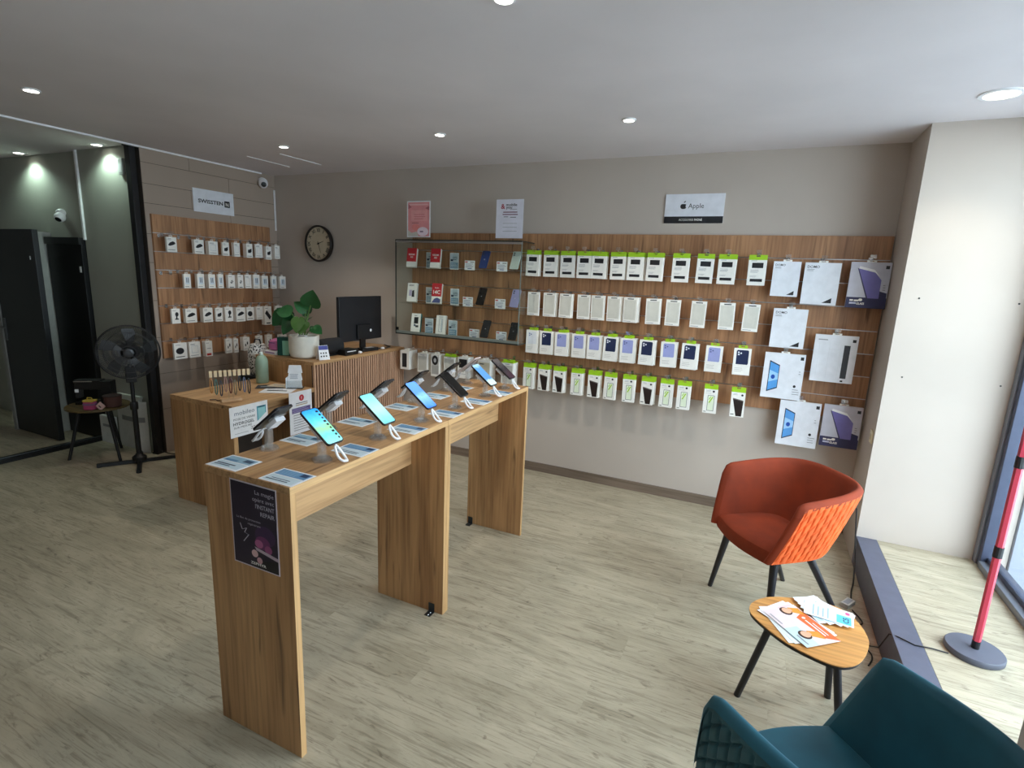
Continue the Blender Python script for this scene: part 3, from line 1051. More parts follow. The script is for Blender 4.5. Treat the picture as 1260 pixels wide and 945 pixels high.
# ================================================================ SIGNS ON THE WALLS
s = MB().box(-.1905, .1905, -.006, 0, 0, .19).build('wall_sign', col((224, 226, 232), .4))
s.location = (XL, 3.293, 2.017); s.rotation_euler = (0, 0, R(90))
tag(s, 'white rectangular brand sign above the small accessory panel', 'sign')
p = Print(.381, .19, -.0062)
p.text('SWISSTEN', .11, .41, .22, INK, bold=.03, width=.61)
p.poly([(.765, .34), (.885, .34), (.895, .36), (.895, .60), (.885, .62), (.765, .62), (.755, .60), (.755, .36)], INK)
p.text('N', .79, .395, .22, CARD, bold=.02, width=.07)
p.build(s, 'lettering')

s = MB().box(-.1925, .1925, -.008, 0, 0, .192).build('wall_sign', col((226, 227, 234), .4))
s.location = (-.5025, YB, 1.996)
tag(s, 'white sign with an apple emblem and a black lower band', 'sign')
p = Print(.385, .192, -.0082)
p.rect(0, 0, 1, .235, col((22, 22, 28), .5))
ap = []     # bitten apple emblem
for i in range(60):
    a = 2 * math.pi * i / 60
    r = 1.0 - .16 * math.exp(-((math.sin(a) - 1) ** 2) / .02) - .07 * math.exp(-((math.sin(a) + 1) ** 2) / .015)
    r *= 1 + .06 * math.cos(2 * a) + .05 * math.sin(a)
    x, z = r * math.cos(a), r * math.sin(a)
    if (x - 1.22) ** 2 + (z - .12) ** 2 < .52 ** 2:
        d = Vector((x - 1.22, z - .12)).normalized() * .52
        x, z = 1.22 + d.x, .12 + d.y
    ap.append((.318 + x * .051, .575 + z * .102))
p.poly(ap, INK)
p.poly([(.318, .70), (.325, .735), (.343, .765), (.352, .762), (.348, .73), (.335, .705)], INK)
p.text('Apple', .40, .515, .235, INK, width=.265)
p.text('ACCESSOIRES', .26, .085, .105, CARD, width=.25); p.text('PHONE', .525, .085, .105, CARD, bold=.025, width=.13)
p.build(s, 'lettering')

# clock
ck = thing('wall_clock', 'round wall clock with roman numerals and a dark rim', 'clock', (-3.862, YB, 1.815))
MB().lathe([(.150, 0), (.166, .012), (.168, .040), (.160, .048), (.152, .046), (.150, .030), (.149, .028)], 48, axis='y').build('rim', col((30, 24, 22), .4), ck, smooth=True)
MB().lathe([(.152, .002), (.152, .029), (.151, .030)], 48, axis='y').build('dial', col((196, 182, 156), .7), ck)
nm = MB()
for i, rn in enumerate(['XII', 'I', 'II', 'III', 'IIII', 'V', 'VI', 'VII', 'VIII', 'IX', 'X', 'XI']):
    a = R(90 - 30 * i)
    vs, fs = text_geo(rn, .02)
    cx = (min(v[0] for v in vs) + max(v[0] for v in vs)) / 2; w_ = max(v[0] for v in vs) - min(v[0] for v in vs)
    sc = .046; sx = min(sc, .042 / w_)
    rot = a - math.pi / 2
    pts = []
    for vx, vy in vs:
        X, Z = (vx - cx) * sx, (vy - .35) * sc
        pts.append((.122 * math.cos(a) + X * math.cos(rot) - Z * math.sin(rot), -.0305, .122 * math.sin(a) + X * math.sin(rot) + Z * math.cos(rot)))
    nm.add(pts, fs)
nm.build('numerals', INK, ck, fix=False)
for ang, ln, wd, yy in ((20, .068, .006, -.033), (-72, .092, .004, -.036)):
    a = R(ang); d = Vector((math.cos(a), 0, math.sin(a))); q = Vector((-d.z, 0, d.x))
    m = MB(); pts = [d * -.02 + q * wd * .6, d * -.02 - q * wd * .6, d * ln - q * wd * .25, d * ln + q * wd * .25]
    m.add([(p_.x, yy, p_.z) for p_ in pts] + [(p_.x, yy - .0015, p_.z) for p_ in pts], [(0, 1, 2, 3), (7, 6, 5, 4), (0, 4, 5, 1), (1, 5, 6, 2), (2, 6, 7, 3), (3, 7, 4, 0)])
    m.build('hand', INK, ck)
MB().lathe([(.007, .030), (.007, .039), (.004, .040)], 12, axis='y').build('hub', INK, ck)

# security cameras
def dome_cam(loc, rot, label):
    t = thing('security_camera', label, 'camera', loc, 0, None, rot)
    MB().lathe([(.045, 0), (.048, .012), (.044, .022), (.030, .030)], 24, axis='y').build('mount', WHITE, t, smooth=True)
    MB().lathe([(.020, .026), (.036, .034), (.042, .055), (.036, .075), (.022, .088), (.018, .089)], 24, axis='y').build('eyeball', WHITE, t, smooth=True)
    MB().lathe([(.024, .0862), (.020, .0905), (.010, .092)], 18, axis='y').build('lens', BLACK, t, smooth=True)
    return t


dome_cam((XL, 3.81, 2.36), (R(18), 0, R(58)), 'white round security camera in the corner above the brand sign')
dome_cam((-5.527, 2.68, 1.96), (R(42), 0, R(30)), 'white security camera on the dim wall above the black doors')
sb = MB().box(-.028, .028, -.022, 0, -.06, .06).build('sensor_box', col((176, 178, 178), .5), bevel=.004); sb.location = (-4.585, 2.66, 2.29); tag(sb, 'small white sensor box on the grey wall beside the black post', 'sensor')
MB().box(-.016, .016, -.024, -.0221, -.04, .02).build('cover', col((206, 208, 208), .4), sb)
so = MB().box(-.008, 0, -.03, .03, -.038, .038).build('wall_socket', col((226, 214, 178), .5), bevel=.003); so.location = (XR, 3.60, .765); tag(so, 'small cream wall socket on the side of the pale wall return', 'socket')
MB().box(-.011, -.0081, -.014, .014, -.016, .016).build('rocker', col((206, 190, 150), .5), so)

# ================================================================ GLASS CASE
gc = thing('display_case', 'wall-mounted glass display case holding phones and boxes', 'display case', (-2.80, YB - .022, 1.075))
GW, GD, GH = 1.14, .232, .772
g = .006
EDGE = col((40, 46, 44), .4)
MB().box(0, GW, -GD, 0, 0, .008).build('bottom_sheet', GLASS, gc)
MB().box(0, GW, -GD, 0, GH - .008, GH).build('top_sheet', GLASS, gc)
MB().box(0, g, -GD, 0, .008, GH - .008).build('side_sheet', GLASS, gc)
MB().box(GW - g, GW, -GD, 0, .008, GH - .008).build('side_sheet', GLASS, gc)
MB().box(g, GW / 2 + .02, -GD + .001, -GD + .006, .016, GH - .02).build('front_sheet', GLASS, gc)
MB().box(GW / 2 - .02, GW - g, -GD + .008, -GD + .013, .016, GH - .02).build('front_sheet', GLASS, gc)
for zz in (.548, .262):
    MB().box(g, GW - g, -GD + .03, 0, zz - .008, zz).build('shelf', GLASS, gc)
for (x0, x1, y0, y1, z0, z1, mt) in ((0, GW, -GD - .004, -GD + .016, .008, .026, col((150, 160, 154), .35, .5)), (0, GW, -GD - .004, -GD + .016, GH - .022, GH - .008, ALU), (-.002, GW + .002, -GD - .005, -GD, -.003, .007, EDGE), (-.002, GW + .002, -GD - .005, -GD + .002, GH - .006, GH + .002, EDGE),
                                 (-.003, .004, -GD - .004, -GD + .004, 0, GH, EDGE), (GW - .003, GW + .003, -GD - .003, -GD + .003, 0, GH, col((110, 122, 118), .3)), (-.003, .003, -GD, 0, GH - .004, GH + .002, EDGE), (GW - .003, GW + .003, -GD, 0, GH - .004, GH + .002, EDGE), (-.003, .003, -GD, 0, -.003, .004, EDGE), (GW - .003, GW + .003, -GD, 0, -.003, .004, EDGE)):
    MB().box(x0, x1, y0, y1, z0, z1).build('edge_profile', mt, gc)
MB().box(.006, .03, -GD - .010, -GD - .004, .03, .055).build('lock', BLACK, gc)

ZS = {'upper': 1.075 + .548, 'middle': 1.075 + .262, 'lower': 1.075 + .008}


def lean(o, x, y, z, tilt, depth, rz=0):
    o.location = (x, y, z + depth * math.sin(tilt))
    o.rotation_euler = (-tilt, 0, rz)
    return o


def pr_red(txt1, txt2):
    def f(p):
        p.rect(.0, .28, 1, 1, col((196, 36, 46), .45)); p.text(txt1, .5, .62, .12, CARD, 'c', .02, width=.62); p.text(txt2, .5, .48, .13, CARD, 'c', .02, width=.3)
    return f


def pr_14c(p):
    p.rect(0, .34, 1, 1, col((196, 36, 46), .45)); p.text('Redmi', .5, .74, .1, CARD, 'c', .01, width=.4); p.text('14C', .5, .47, .26, CARD, 'c', .03, width=.72); p.poly([(.05, .02), (.9, .02), (.95, .2), (.6, .28), (.3, .22)], col((70, 80, 130), .4))


def pr_wbox(p):
    p.lines(.15, .8, (.88, .83), .02, INK); p.rect(.2, .3, .5, .62, col((190, 180, 206), .4)); p.poly([(.5, .25), (.78, .25), (.72, .62), (.52, .58)], INK)


def pr_teal(p):
    p.rect(.3, .45, .75, .8, INK); p.rect(.5, .25, .8, .36, INK); p.rect(.3, .3, .5, .42, col((90, 104, 120), .4)); p.rect(.3, .86, .6, .9, GREYT)


def pr_wphone(p):
    p.frame(.3, .12, .7, .84, .06, col((176, 178, 180), .4)); p.rect(.5, .2, .62, .78, col((196, 206, 210), .3)); p.rect(.25, .9, .7, .93, GREYT)


def case_box(shelf, x, pf_, label, side=None, h=.158, w=.082):
    d = .036
    o = MB().box(-w / 2, w / 2, 0, d, 0, h).build('phone_box', side or CARD)
    o.data.materials.append(CARD)
    o.data.polygons[2].material_index = 1
    p = Print(w, h, -.0002); pf_(p); p.build(o)
    lean(o, x, YB - .022 - .17, ZS[shelf] + .0005, R(14), d, R(16))
    return tag(o, label, 'box', 'phone boxes in the glass case')


RED = pr_red('REDMI', 'A5')
case_box('upper', -2.695, pr_red('REDMI', 'A3'), 'red and white phone box at the end of the upper glass shelf')
case_box('upper', -2.460, RED, 'red and white phone box between two cards on the upper shelf')
case_box('middle', -2.690, pr_wbox, 'white phone box with small phone picture on the middle shelf')
case_box('middle', -2.445, pr_14c, 'red phone box with big white number on the middle shelf', h=.165)
case_box('lower', -2.650, pr_teal, 'white phone box with teal side on the case floor', col((44, 130, 130), .45))
case_box('lower', -2.400, pr_wphone, 'white phone box with pale phone outline on the case floor')


def pr_spec(p):
    p.rect(.04, .05, .96, .95, col((196, 212, 220), .5)); p.rect(.06, .08, .94, .42, col((120, 158, 184), .5)); p.lines(.3, .9, (.74, .66, .58), .03, col((70, 90, 110), .5)); p.rect(.08, .5, .36, .62, col((40, 60, 80), .5)); p.lines(.12, .9, (.32, .24, .16), .02, PAPER)


def pr_price(p):
    p.rect(.05, .78, .3, .9, col((190, 60, 70), .5)); p.rect(.55, .78, .92, .88, GREYT); p.lines(.1, .9, (.62, .5, .38, .26), .05, col((150, 158, 176), .6)); p.rect(.3, .12, .7, .2, col((90, 110, 160), .6))


def case_card(shelf, x, w, h, pf_, label, grp, ydeep=.11):
    o = MB().box(-w / 2, w / 2, 0, .0012, 0, h).build('info_card', PAPER)
    MB().box(-w / 2, w / 2, .0013, .0035, 0, h).build('acrylic_back', CLEAR, o)
    MB().box(-w / 2, w / 2, .0035, .045, 0, .002).build('acrylic_foot', CLEAR, o)
    p = Print(w, h, -.0002); pf_(p); p.build(o)
    o.location = (x, YB - .022 - ydeep, ZS[shelf] + .0005)
    return tag(o, label, 'card', grp)


for shelf, xs in (('upper', (-2.548, -2.317)), ('middle', (-2.548, -2.307)), ('lower', (-2.515, -2.284))):
    for k, x in enumerate(xs):
        case_card(shelf, x, .082, .132, pr_spec, 'blue-grey phone data card, %s on the %s shelf of the glass case' % (['first', 'second'][k], shelf), 'phone data cards in the glass case', .10 if shelf != 'lower' else .16)
for shelf, xs in (('upper', (-2.144, -1.859)), ('middle', (-2.153, -1.863)), ('lower', (-2.086, -1.842))):
    for k, x in enumerate(xs):
        case_card(shelf, x, .092, .074, pr_price, 'small white price card, %s on the %s shelf of the glass case' % (['first', 'second'][k], shelf), 'price cards in the glass case', .15)


def phone_geo(w=.075, l=.158, t=.0082):
    return MB().prism(rrect(w, l, .010), -t, 0)


for shelf, x, rgb, lb in (('upper', -2.012, (38, 60, 116), 'dark blue phone standing on the upper case shelf'), ('upper', -1.745, (190, 204, 196), 'pale green phone standing on the upper case shelf'),
                          ('middle', -2.030, (26, 24, 24), 'black phone standing on the middle case shelf'), ('middle', -1.735, (146, 146, 186), 'lilac phone standing on the middle case shelf'),
                          ('lower', -1.985, (40, 42, 46), 'charcoal phone with pale dot on the case floor'), ('lower', -1.738, (30, 32, 34), 'black phone at the case floor corner')):
    o = MB().prism(rrect(.071, .145, .009, cy=.0725), 0, .008, plane='xz').build('phone', col(rgb, .25), smooth=False)
    p = Print(.071, .145, -.0002)
    p.ell(.2, .9, .09, .045, BLACK); p.ell(.2, .79, .09, .045, BLACK); p.ell(.5, .5, .05, .025, col((200, 204, 210), .3))
    p.build(o, 'camera_lenses')
    MB().box(-.012, .012, .009, .05, .0, .004).build('stand_foot', CLEARB, o)
    MB().box(-.012, .012, .0085, .0115, .0, .06).build('stand_back', CLEARB, o)
    lean(o, x, YB - .022 - .185, ZS[shelf] + .0005, R(24), .05, R(-4))
    tag(o, lb, 'phone', 'phones in the glass case')

# acrylic poster holders standing on the case
def stand_sign(x, w, h, mat, pf_, label):
    t = thing('poster_stand', label, 'poster', (x, YB - .022 - GD + .045, 1.075 + GH + .002))
    MB().box(-w / 2, w / 2, -.04, .05, 0, .003).build('acrylic_foot', CLEAR, t)
    o = MB().box(-w / 2, w / 2, -.002, .002, .003, h + .02).build('acrylic_sheet', CLEAR, t)
    pp = MB().box(-w / 2 + .001, w / 2 - .001, -.0035, -.0022, .02, h + .018).build('poster', mat, t)
    p = Print(w - .002, h - .002, -.0037, z0=.02); pf_(p); p.build(pp)


PINK = (228, 150, 152)


def pr_pink(p):
    p.rect(.045, .03, .955, .965, col(PINK, .6)); p.rect(.09, .88, .9, .92, col((238, 186, 186), .6)); p.poly([(.78, .80), (.95, .86), (.95, .74)], col((178, 100, 104), .6))
    p.poly([(.05, .93), (.2, .83), (.05, .78)], col((196, 112, 120), .6)); p.rect(.18, .45, .88, .75, col((234, 164, 164), .6)); p.rect(.22, .39, .5, .405, col((150, 80, 84), .6))
    p.ell(.38, .28, .17, .09, col((232, 140, 136), .6)); p.poly([(.045, .03), (.5, .03), (.42, .16), (.2, .12), (.05, .2)], col((212, 206, 196), .6)); p.ell(.68, .16, .24, .125, col((246, 226, 234), .6)); p.rect(.56, .14, .7, .18, col((140, 110, 130), .6))
    p.lines(.3, .8, (.62, .56, .5), .02, col((214, 128, 132), .6))


def pr_mobile(p):
    rd = col((160, 30, 60), .6)
    p.text('&', .17, .76, .18, rd, bold=.02, width=.15); p.text('mobile', .36, .83, .095, INK, bold=.02, width=.40); p.text('you', .36, .765, .095, INK, bold=.02, width=.22)
    p.rect(.5, .735, .76, .75, GREYT); p.rect(.26, .66, .78, .685, col((120, 70, 90), .6)); p.rect(.24, .60, .80, .625, col((120, 80, 110), .6)); p.rect(.28, .545, .45, .56, INK); p.rect(.52, .535, .74, .55, INK)
    for v in (.38, .28, .18):
        p.rect(.26, v, .78, v + .01, GREYT)


stand_sign(-2.605, .228, .285, WHITE, pr_pink, 'pink framed poster standing on the glass display case')
stand_sign(-1.790, .226, .282, col((222, 222, 234), .5), pr_mobile, 'white lettered poster standing on the glass display case')

# ================================================================ DISPLAY TABLES
TX0, TX1, TZ = -1.583, -1.203, .955


def display_table(y0, y1, label):
    t = thing('display_table', label, 'table', (TX0, y0, 0), 0, 'oak display tables')
    w, l = TX1 - TX0, y1 - y0
    MB().box(0, w, 0, l, TZ - .024, TZ).build('table_top', OAK_Y, t, bevel=.0012)
    for ya in (0, l - .022):
        MB().box(0, w, ya, ya + .022, 0, TZ - .024).build('side_panel', OAK_Z, t, bevel=.0012)
        e = MB().box(w, w + .0008, ya, ya + .022, 0, TZ - .024).build('edge_band', OAK_EDGE, t)
    MB().box(w, w + .0008, 0, l, TZ - .0235, TZ - .0005).build('edge_band', wood('oak_edge_long', (214, 172, 120), (192, 148, 98), (150, 110, 70), 'y'), t)
    MB().box(w / 2 - .009, w / 2 + .009, .022, l - .022, .724, TZ - .024).build('apron', OAK_Y, t)
    return t


display_table(1.076, 1.962, 'oak display table with the dark poster on its end panel')
display_table(1.964, 2.861, 'oak display table closest to the accessory wall')


def bracket(x, y, label):
    t = thing('floor_bracket', label, 'bracket', (x, y, 0), 0, 'floor brackets of the display tables')
    m = col((70, 76, 80), .4, .8)
    MB().box(-.016, .016, -.040, 0, 0, .002).build('foot_plate', m, t)
    MB().box(-.016, .016, -.0022, -.0002, .002, .045).build('upright_plate', m, t)
    for a in (-.012, -.030):
        MB().lathe([(.004, .002), (.003, .0035)], 8, (0, a, 0)).build('screw', CHROME, t)


bracket(-1.262, 1.938, 'small metal floor bracket on the middle table panel')
bracket(-1.556, 2.837, 'small metal floor bracket on the rear table panel')

# poster on the near end
ps = MB().box(-.102, .102, -.0008, 0, 0, .287).build('poster', col((206, 196, 204), .5)); ps.location = (-1.361, 1.0758, .648)
tag(ps, 'dark purple repair poster stuck on the end of the display table', 'poster')
p = Print(.204, .287, -.001)
DP = col((38, 28, 48), .45)
p.rect(.02, .014, .98, .986, DP); p.ell(.72, .42, .22, .12, col((58, 36, 72), .45)); p.ell(.66, .33, .16, .08, col((110, 50, 96), .45)); p.ell(.58, .31, .09, .05, col((176, 96, 140), .45)); p.ell(.78, .27, .08, .05, col((150, 74, 120), .45))
p.poly([(.48, .265), (.52, .225), (.98, .165), (.98, .205)], col((186, 168, 178), .4))
p.poly([(.48, .09), (.98, .165), (.98, .014), (.40, .014)], col((24, 22, 28), .4))
p.ell(.48, .18, .07, .045, col((214, 176, 176), .45)); p.ell(.58, .11, .06, .04, col((196, 150, 156), .45))
LG = col((190, 186, 200), .5)
p.text('La magie', .95, .89, .068, LG, 'r', width=.40); p.text('opère avec', .95, .81, .068, LG, 'r', width=.46); p.text("l'INSTANT", .95, .73, .07, LG, 'r', .01, width=.40); p.text('REPAIR', .95, .65, .07, LG, 'r', .01, width=.30)
p.text('Le film de protection', .12, .56, .036, LG, width=.52); p.text('régénérant', .36, .51, .036, LG, width=.28)
for a, b, c_, d_ in ((.18, .50, .22, .43), (.22, .43, .32, .46), (.32, .46, .27, .40), (.27, .40, .36, .385), (.36, .385, .24, .29)):
    p.poly([(a, b), (a + .02, b), (c_ + .02, d_), (c_, d_)], LG)
p.text('ZEPHYR', .55, .045, .045, CARD, 'c', .02, width=.34)
p.build(ps)

# cards on the tables
def pr_flyer(p):
    p.rect(.05, .55, .95, .93, col((150, 186, 206), .5)); p.rect(.06, .1, .94, .5, col((196, 216, 226), .5)); p.rect(.62, .66, .88, .86, col((60, 84, 110), .5)); p.rect(.1, .30, .7, .36, col((54, 66, 90), .5)); p.rect(.1, .2, .6, .25, col((54, 66, 90), .5)); p.rect(.08, .58, .5, .7, col((96, 140, 176), .5))


def pr_flyer2(p):
    p.rect(.05, .06, .95, .46, col((104, 150, 190), .5)); p.rect(.06, .5, .94, .93, col((202, 220, 228), .5)); p.rect(.1, .08, .3, .3, col((40, 64, 100), .5)); p.rect(.25, .80, .9, .85, col((54, 66, 90), .5)); p.rect(.25, .70, .8, .74, col((54, 66, 90), .5))
    for k in range(5):
        p.rect(.36, .11 + k * .07, .92, .125 + k * .07, col((160, 196, 220), .5))


def flat_card(x, y, w, h, rz, pf_, label, z=TZ, grp='data cards lying on the display tables'):
    o = MB().box(-w / 2, w / 2, -h / 2, h / 2, 0, .0008).build('data_card', PAPER)
    p = Print(w, h, -.001, z0=-h / 2); pf_(p)
    p.mb.v = [(a, c_, -b) for a, b, c_ in p.mb.v]      # lay the print on the top face
    p.build(o)
    o.location = (x, y, z + .0003); o.rotation_euler = (0, 0, rz)
    return tag(o, label, 'card', grp)


FY = [1.132, 1.44, 1.757, 2.055, 2.347, 2.60]
WHERE = ['at the poster end', 'beside the cyan phone', 'beside the aqua phone', 'beside the bright blue phone', 'beside the black-screened phone', 'beside the pale blue phone']
for i, yv in enumerate(FY):
    flat_card(-1.272, yv, .138, .102, R(180) + R(random.uniform(-2, 2)), pr_flyer2, 'blue data card %s, window side of the table' % WHERE[i])
for i, yv in enumerate([1.134, 1.43, 1.73, 2.04, 2.33, 2.58]):
    flat_card(-1.514, yv, .138, .104, R(random.uniform(-2, 2)), pr_flyer, 'pale data card, %s along the counter side of the table' % ORD[i])

# phones on acrylic stands
TILT = R(38)


OX = {1: -.022, -1: -.010}


def phone_basis(sgn):
    """front row (sgn=1) faces the window, rear row faces the counter"""
    d = Vector((sgn * math.cos(TILT), 0, -math.sin(TILT)))       # towards the lower end
    n = Vector((sgn * math.sin(TILT), 0, math.cos(TILT)))
    yl = -d
    xl = yl.cross(n)
    return Matrix((xl, yl, n)).transposed()


def make_stand(sgn, label):
    t = thing('phone_stand', label, 'stand', (0, 0, TZ), 0, 'acrylic phone stands on the display tables')
    hexa = [(.036 * math.cos(R(60 * k + 30)), .036 * math.sin(R(60 * k + 30))) for k in range(6)]
    m = MB(); m.prism(hexa, .0003, .007); m.prism([(a * .8, b * .8) for a, b in hexa], .007, .012)
    m.build('base', CLEARB, t)
    po = MB(); po.box(-.011, -.006, -.011, .011, .012, .076); po.box(.006, .011, -.011, .011, .012, .076); po.box(-.006, .006, -.011, -.006, .012, .076); po.box(-.006, .006, .006, .011, .012, .076)
    po.build('post', CLEARB, t)
    B_ = phone_basis(sgn)
    c = Vector((OX[sgn], .028, .112))
    back = MB(); back.box(-.024, .024, -.05, .045, -.0185, -.0145)
    o = back.build('cradle', CLEARB, t); o.matrix_local = Matrix.Translation(c) @ B_.to_4x4()
    pk = MB(); pk.lathe([(.019, -.0145), (.019, -.010), (.016, -.0086)], 20); pk.box(-.020, .020, -.03, .03, -.034, -.0188)
    o = pk.build('alarm_puck', WHITE, t, smooth=True); o.matrix_local = Matrix.Translation(c) @ B_.to_4x4()
    end = c + B_ @ Vector((0, -.080, -.012))
    loop = []
    drop = end.z - .0055
    for k in range(13):
        a = k / 12
        loop.append(end + Vector((sgn * .048 * a, .003 + .010 * math.sin(math.pi * a * .95), -drop * math.sin(a * math.pi / 2))))
    for k in range(11, 0, -1):
        a = k / 12
        loop.append(end + Vector((sgn * .048 * a, -.003 - .010 * math.sin(math.pi * a * .95), -drop * math.sin(a * math.pi / 2))))
    MB().tube(loop, .0045, 8, True).build('cord_loop', WHITE, t, smooth=True)
    return t


def make_phone(sgn, scr, body, label, x, y):
    t = thing('phone', label, 'phone', (0, 0, 0), 0, 'phones on the display tables')
    M = Matrix.Translation(Vector((x + OX[sgn], y + .028, TZ + .112))) @ phone_basis(sgn).to_4x4()
    t.matrix_world = M
    MB().prism(rrect(.0755, .160, .0105), -.0082, 0).build('body', body, t, bevel=.0008)
    MB().prism(rrect(.0705, .153, .009), 0, .0003).build('screen', scr, t)
    cm = MB()
    for k in range(3):
        cm.lathe([(.0062, -.0082), (.0062, -.0096), (.0045, -.0098)], 12, (.024, .064 - .017 * k, 0))
    cm.build('camera_lens_group', BLACK, t)
    if label.startswith('phone with a cyan'):
        icons = MB()
        for k in range(9):
            yy = -.066 + k * .0155
            icons.box(.023 - .002 * (k % 3), .030, yy, yy + .008, .0003, .0005)
        icons.build('screen_icons', INK, t)
    return t


OFFS = screen_mat('screen_black', [(0, (10, 10, 12)), (1, (16, 16, 18))], 0)
SCR = [screen_mat('screen_cyan', [(0, (150, 226, 226)), (.25, (110, 214, 210)), (.45, (150, 216, 150)), (.68, (90, 196, 246)), (1, (30, 140, 240))], .5),
       screen_mat('screen_aqua', [(0, (110, 200, 206)), (.5, (176, 226, 218)), (1, (120, 206, 206))], .42),
       screen_mat('screen_blue', [(0, (60, 120, 240)), (.45, (130, 180, 255)), (.6, (90, 140, 246)), (1, (96, 150, 250))], .7),
       OFFS,
       screen_mat('screen_pale', [(0, (190, 214, 206)), (.22, (180, 214, 220)), (.3, (84, 134, 186)), (.8, (84, 140, 196)), (.9, (150, 190, 220)), (1, (170, 204, 226))], .5),
       screen_mat('screen_plum', [(0, (70, 44, 58)), (.5, (34, 30, 38)), (1, (96, 86, 84))], .2)]
SCRN = ['phone with a cyan and green lit screen nearest the poster end', 'phone with an aqua lit screen, second along the window side', 'phone with a bright blue lit screen, third along the window side',
        'phone with a black screen, fourth along the window side', 'phone with a pale blue screen, fifth along the window side', 'phone with a dark plum screen at the wall end of the table']
SY = [1.30, 1.592, 1.888, 2.172, 2.484, 2.722]
DARKB = col((22, 22, 26), .3)
stF = stR = None
for i, yv in enumerate(SY):
    if stF is None:
        t = stF = make_stand(1, '')
    else:
        t = copy_tree(stF)
    t.location = (-1.294, yv, TZ); t['label'] = 'clear acrylic stand of the %s phone on the window side' % ORD[i]
    make_phone(1, SCR[i], DARKB, SCRN[i], -1.294, yv)
RB = [(22, 24, 30), (30, 28, 30), (34, 34, 40), (26, 24, 24), (20, 20, 22), (206, 190, 186)]
for i, yv in enumerate(SY):
    if stR is None:
        t = stR = make_stand(-1, '')
    else:
        t = copy_tree(stR)
    yv -= .008
    t.location = (-1.535, yv, TZ); t['label'] = 'clear acrylic stand of the %s phone on the counter side' % ORD[i]
    make_phone(-1, OFFS, col(RB[i], .28), '%s phone turned to the counter, %s along that side' % ('dark-backed' if i < 5 else 'pale pinkish', ORD[i]), -1.535, yv)

# ================================================================ COUNTER
CX0, CX1, CY0, CY1, CY2 = -3.49, -2.896, 2.177, 2.857, 3.948
Z1, Z2 = .732, .920
lc = thing('low_counter', 'low oak counter section with an open front', 'counter', (CX0, CY0, 0))
w, l = CX1 - CX0, CY1 - CY0
MB().box(0, w, 0, l, Z1 - .03, Z1).build('counter_top', OAK_Y, lc, bevel=.0012)
MB().box(0, w, 0, .03, 0, Z1 - .03).build('side_panel', OAK_Z, lc, bevel=.0012)
MB().box(w, w + .0008, 0, .03, 0, Z1 - .03).build('edge_band', OAK_EDGE, lc)
MB().box(w - .12, w - .10, .03, l, .56, Z1 - .03).build('modesty_panel', OAK_Y, lc)
MB().box(0, .02, .03, l, 0, Z1 - .03).build('back_panel', col((52, 40, 30), .6), lc)  # panel coloured dark to stand for the shade inside the open front
hc = thing('tall_counter', 'tall oak counter with a ribbed slat front', 'counter', (CX0, CY1, 0))
l2 = CY2 - CY1
MB().box(0, w, 0, l2, Z2 - .024, Z2).build('counter_top', OAK_Y, hc, bevel=.0012)
MB().box(0, w - .018, 0, .024, 0, Z2 - .024).build('side_panel', OAK_Z, hc)
MB().box(w - .022, w - .016, .0, l2, 0, Z2 - .024).build('slat_backing', col((24, 20, 18), .8), hc)
MB().box(0, .02, .024, l2, 0, Z2 - .024).build('back_panel', OAK_Z, hc)
nS = 40
pitch = l2 / nS
sm = MB().box(-.008, .008, 0, pitch * .54, 0, Z2 - .0245)
first = None
for k in range(nS):
    if first is None:
        first = sm.build('slat', SLAT, hc); o = first
    else:
        o = bpy.data.objects.new('slat', first.data); COL.objects.link(o); o.parent = hc
    o.location = (w - .008, k * pitch + .003, 0)

# notices on the low counter front
s = MB().box(-.141, .141, -.0012, 0, 0, .196).build('notice', col((240, 240, 242), .5)); s.location = (CX1 + .0012, 2.298, .528); s.rotation_euler = (0, 0, R(90))
tag(s, 'white notice with grey and black lettering on the low counter front', 'notice')
p = Print(.282, .196, -.0014)
p.text('mobileo', .12, .71, .20, col((96, 106, 120), .5), width=.52); p.text('POSE DE VERRE', .09, .545, .10, INK, width=.56); p.text('HYDROGEL', .08, .385, .14, INK, bold=.015, width=.54); p.text('SUR-MESURE', .09, .275, .09, INK, width=.46); p.text('20€', .52, .15, .14, col((96, 70, 80), .5), width=.2)
p.rect(.1, .10, .45, .112, GREYT)
p.poly([(.70, .36), (.70, .86), (.95, .86), (.95, .60)], col((70, 150, 170), .4)); p.poly([(.73, .38), (.73, .80), (.93, .80), (.93, .58)], col((150, 204, 208), .4)); p.rect(.74, .81, .92, .84, col((30, 70, 90), .4))
p.build(s)
s = MB().box(-.103, .103, -.0012, 0, 0, .305).build('notice', col((236, 236, 240), .5)); s.location = (CX1 + .0012, 2.722, .427); s.rotation_euler = (0, 0, R(90))
tag(s, 'white notice with a red exclamation mark on the counter front', 'notice')
p = Print(.206, .305, -.0014)
p.ell(.54, .84, .11, .075, col((190, 40, 54), .5)); p.text('!', .54, .80, .10, CARD, 'c', .03)
p.rect(.28, .715, .8, .73, INK); p.rect(.28, .67, .8, .69, col((176, 150, 110), .5)); p.rect(.1, .50, .92, .62, col((96, 84, 140), .5)); p.lines(.12, .88, (.585, .55, .52), .012, col((170, 160, 200), .5)); p.lines(.16, .88, (.44, .38, .32, .26, .20, .14, .08), .016, GREYT)
p.build(s)

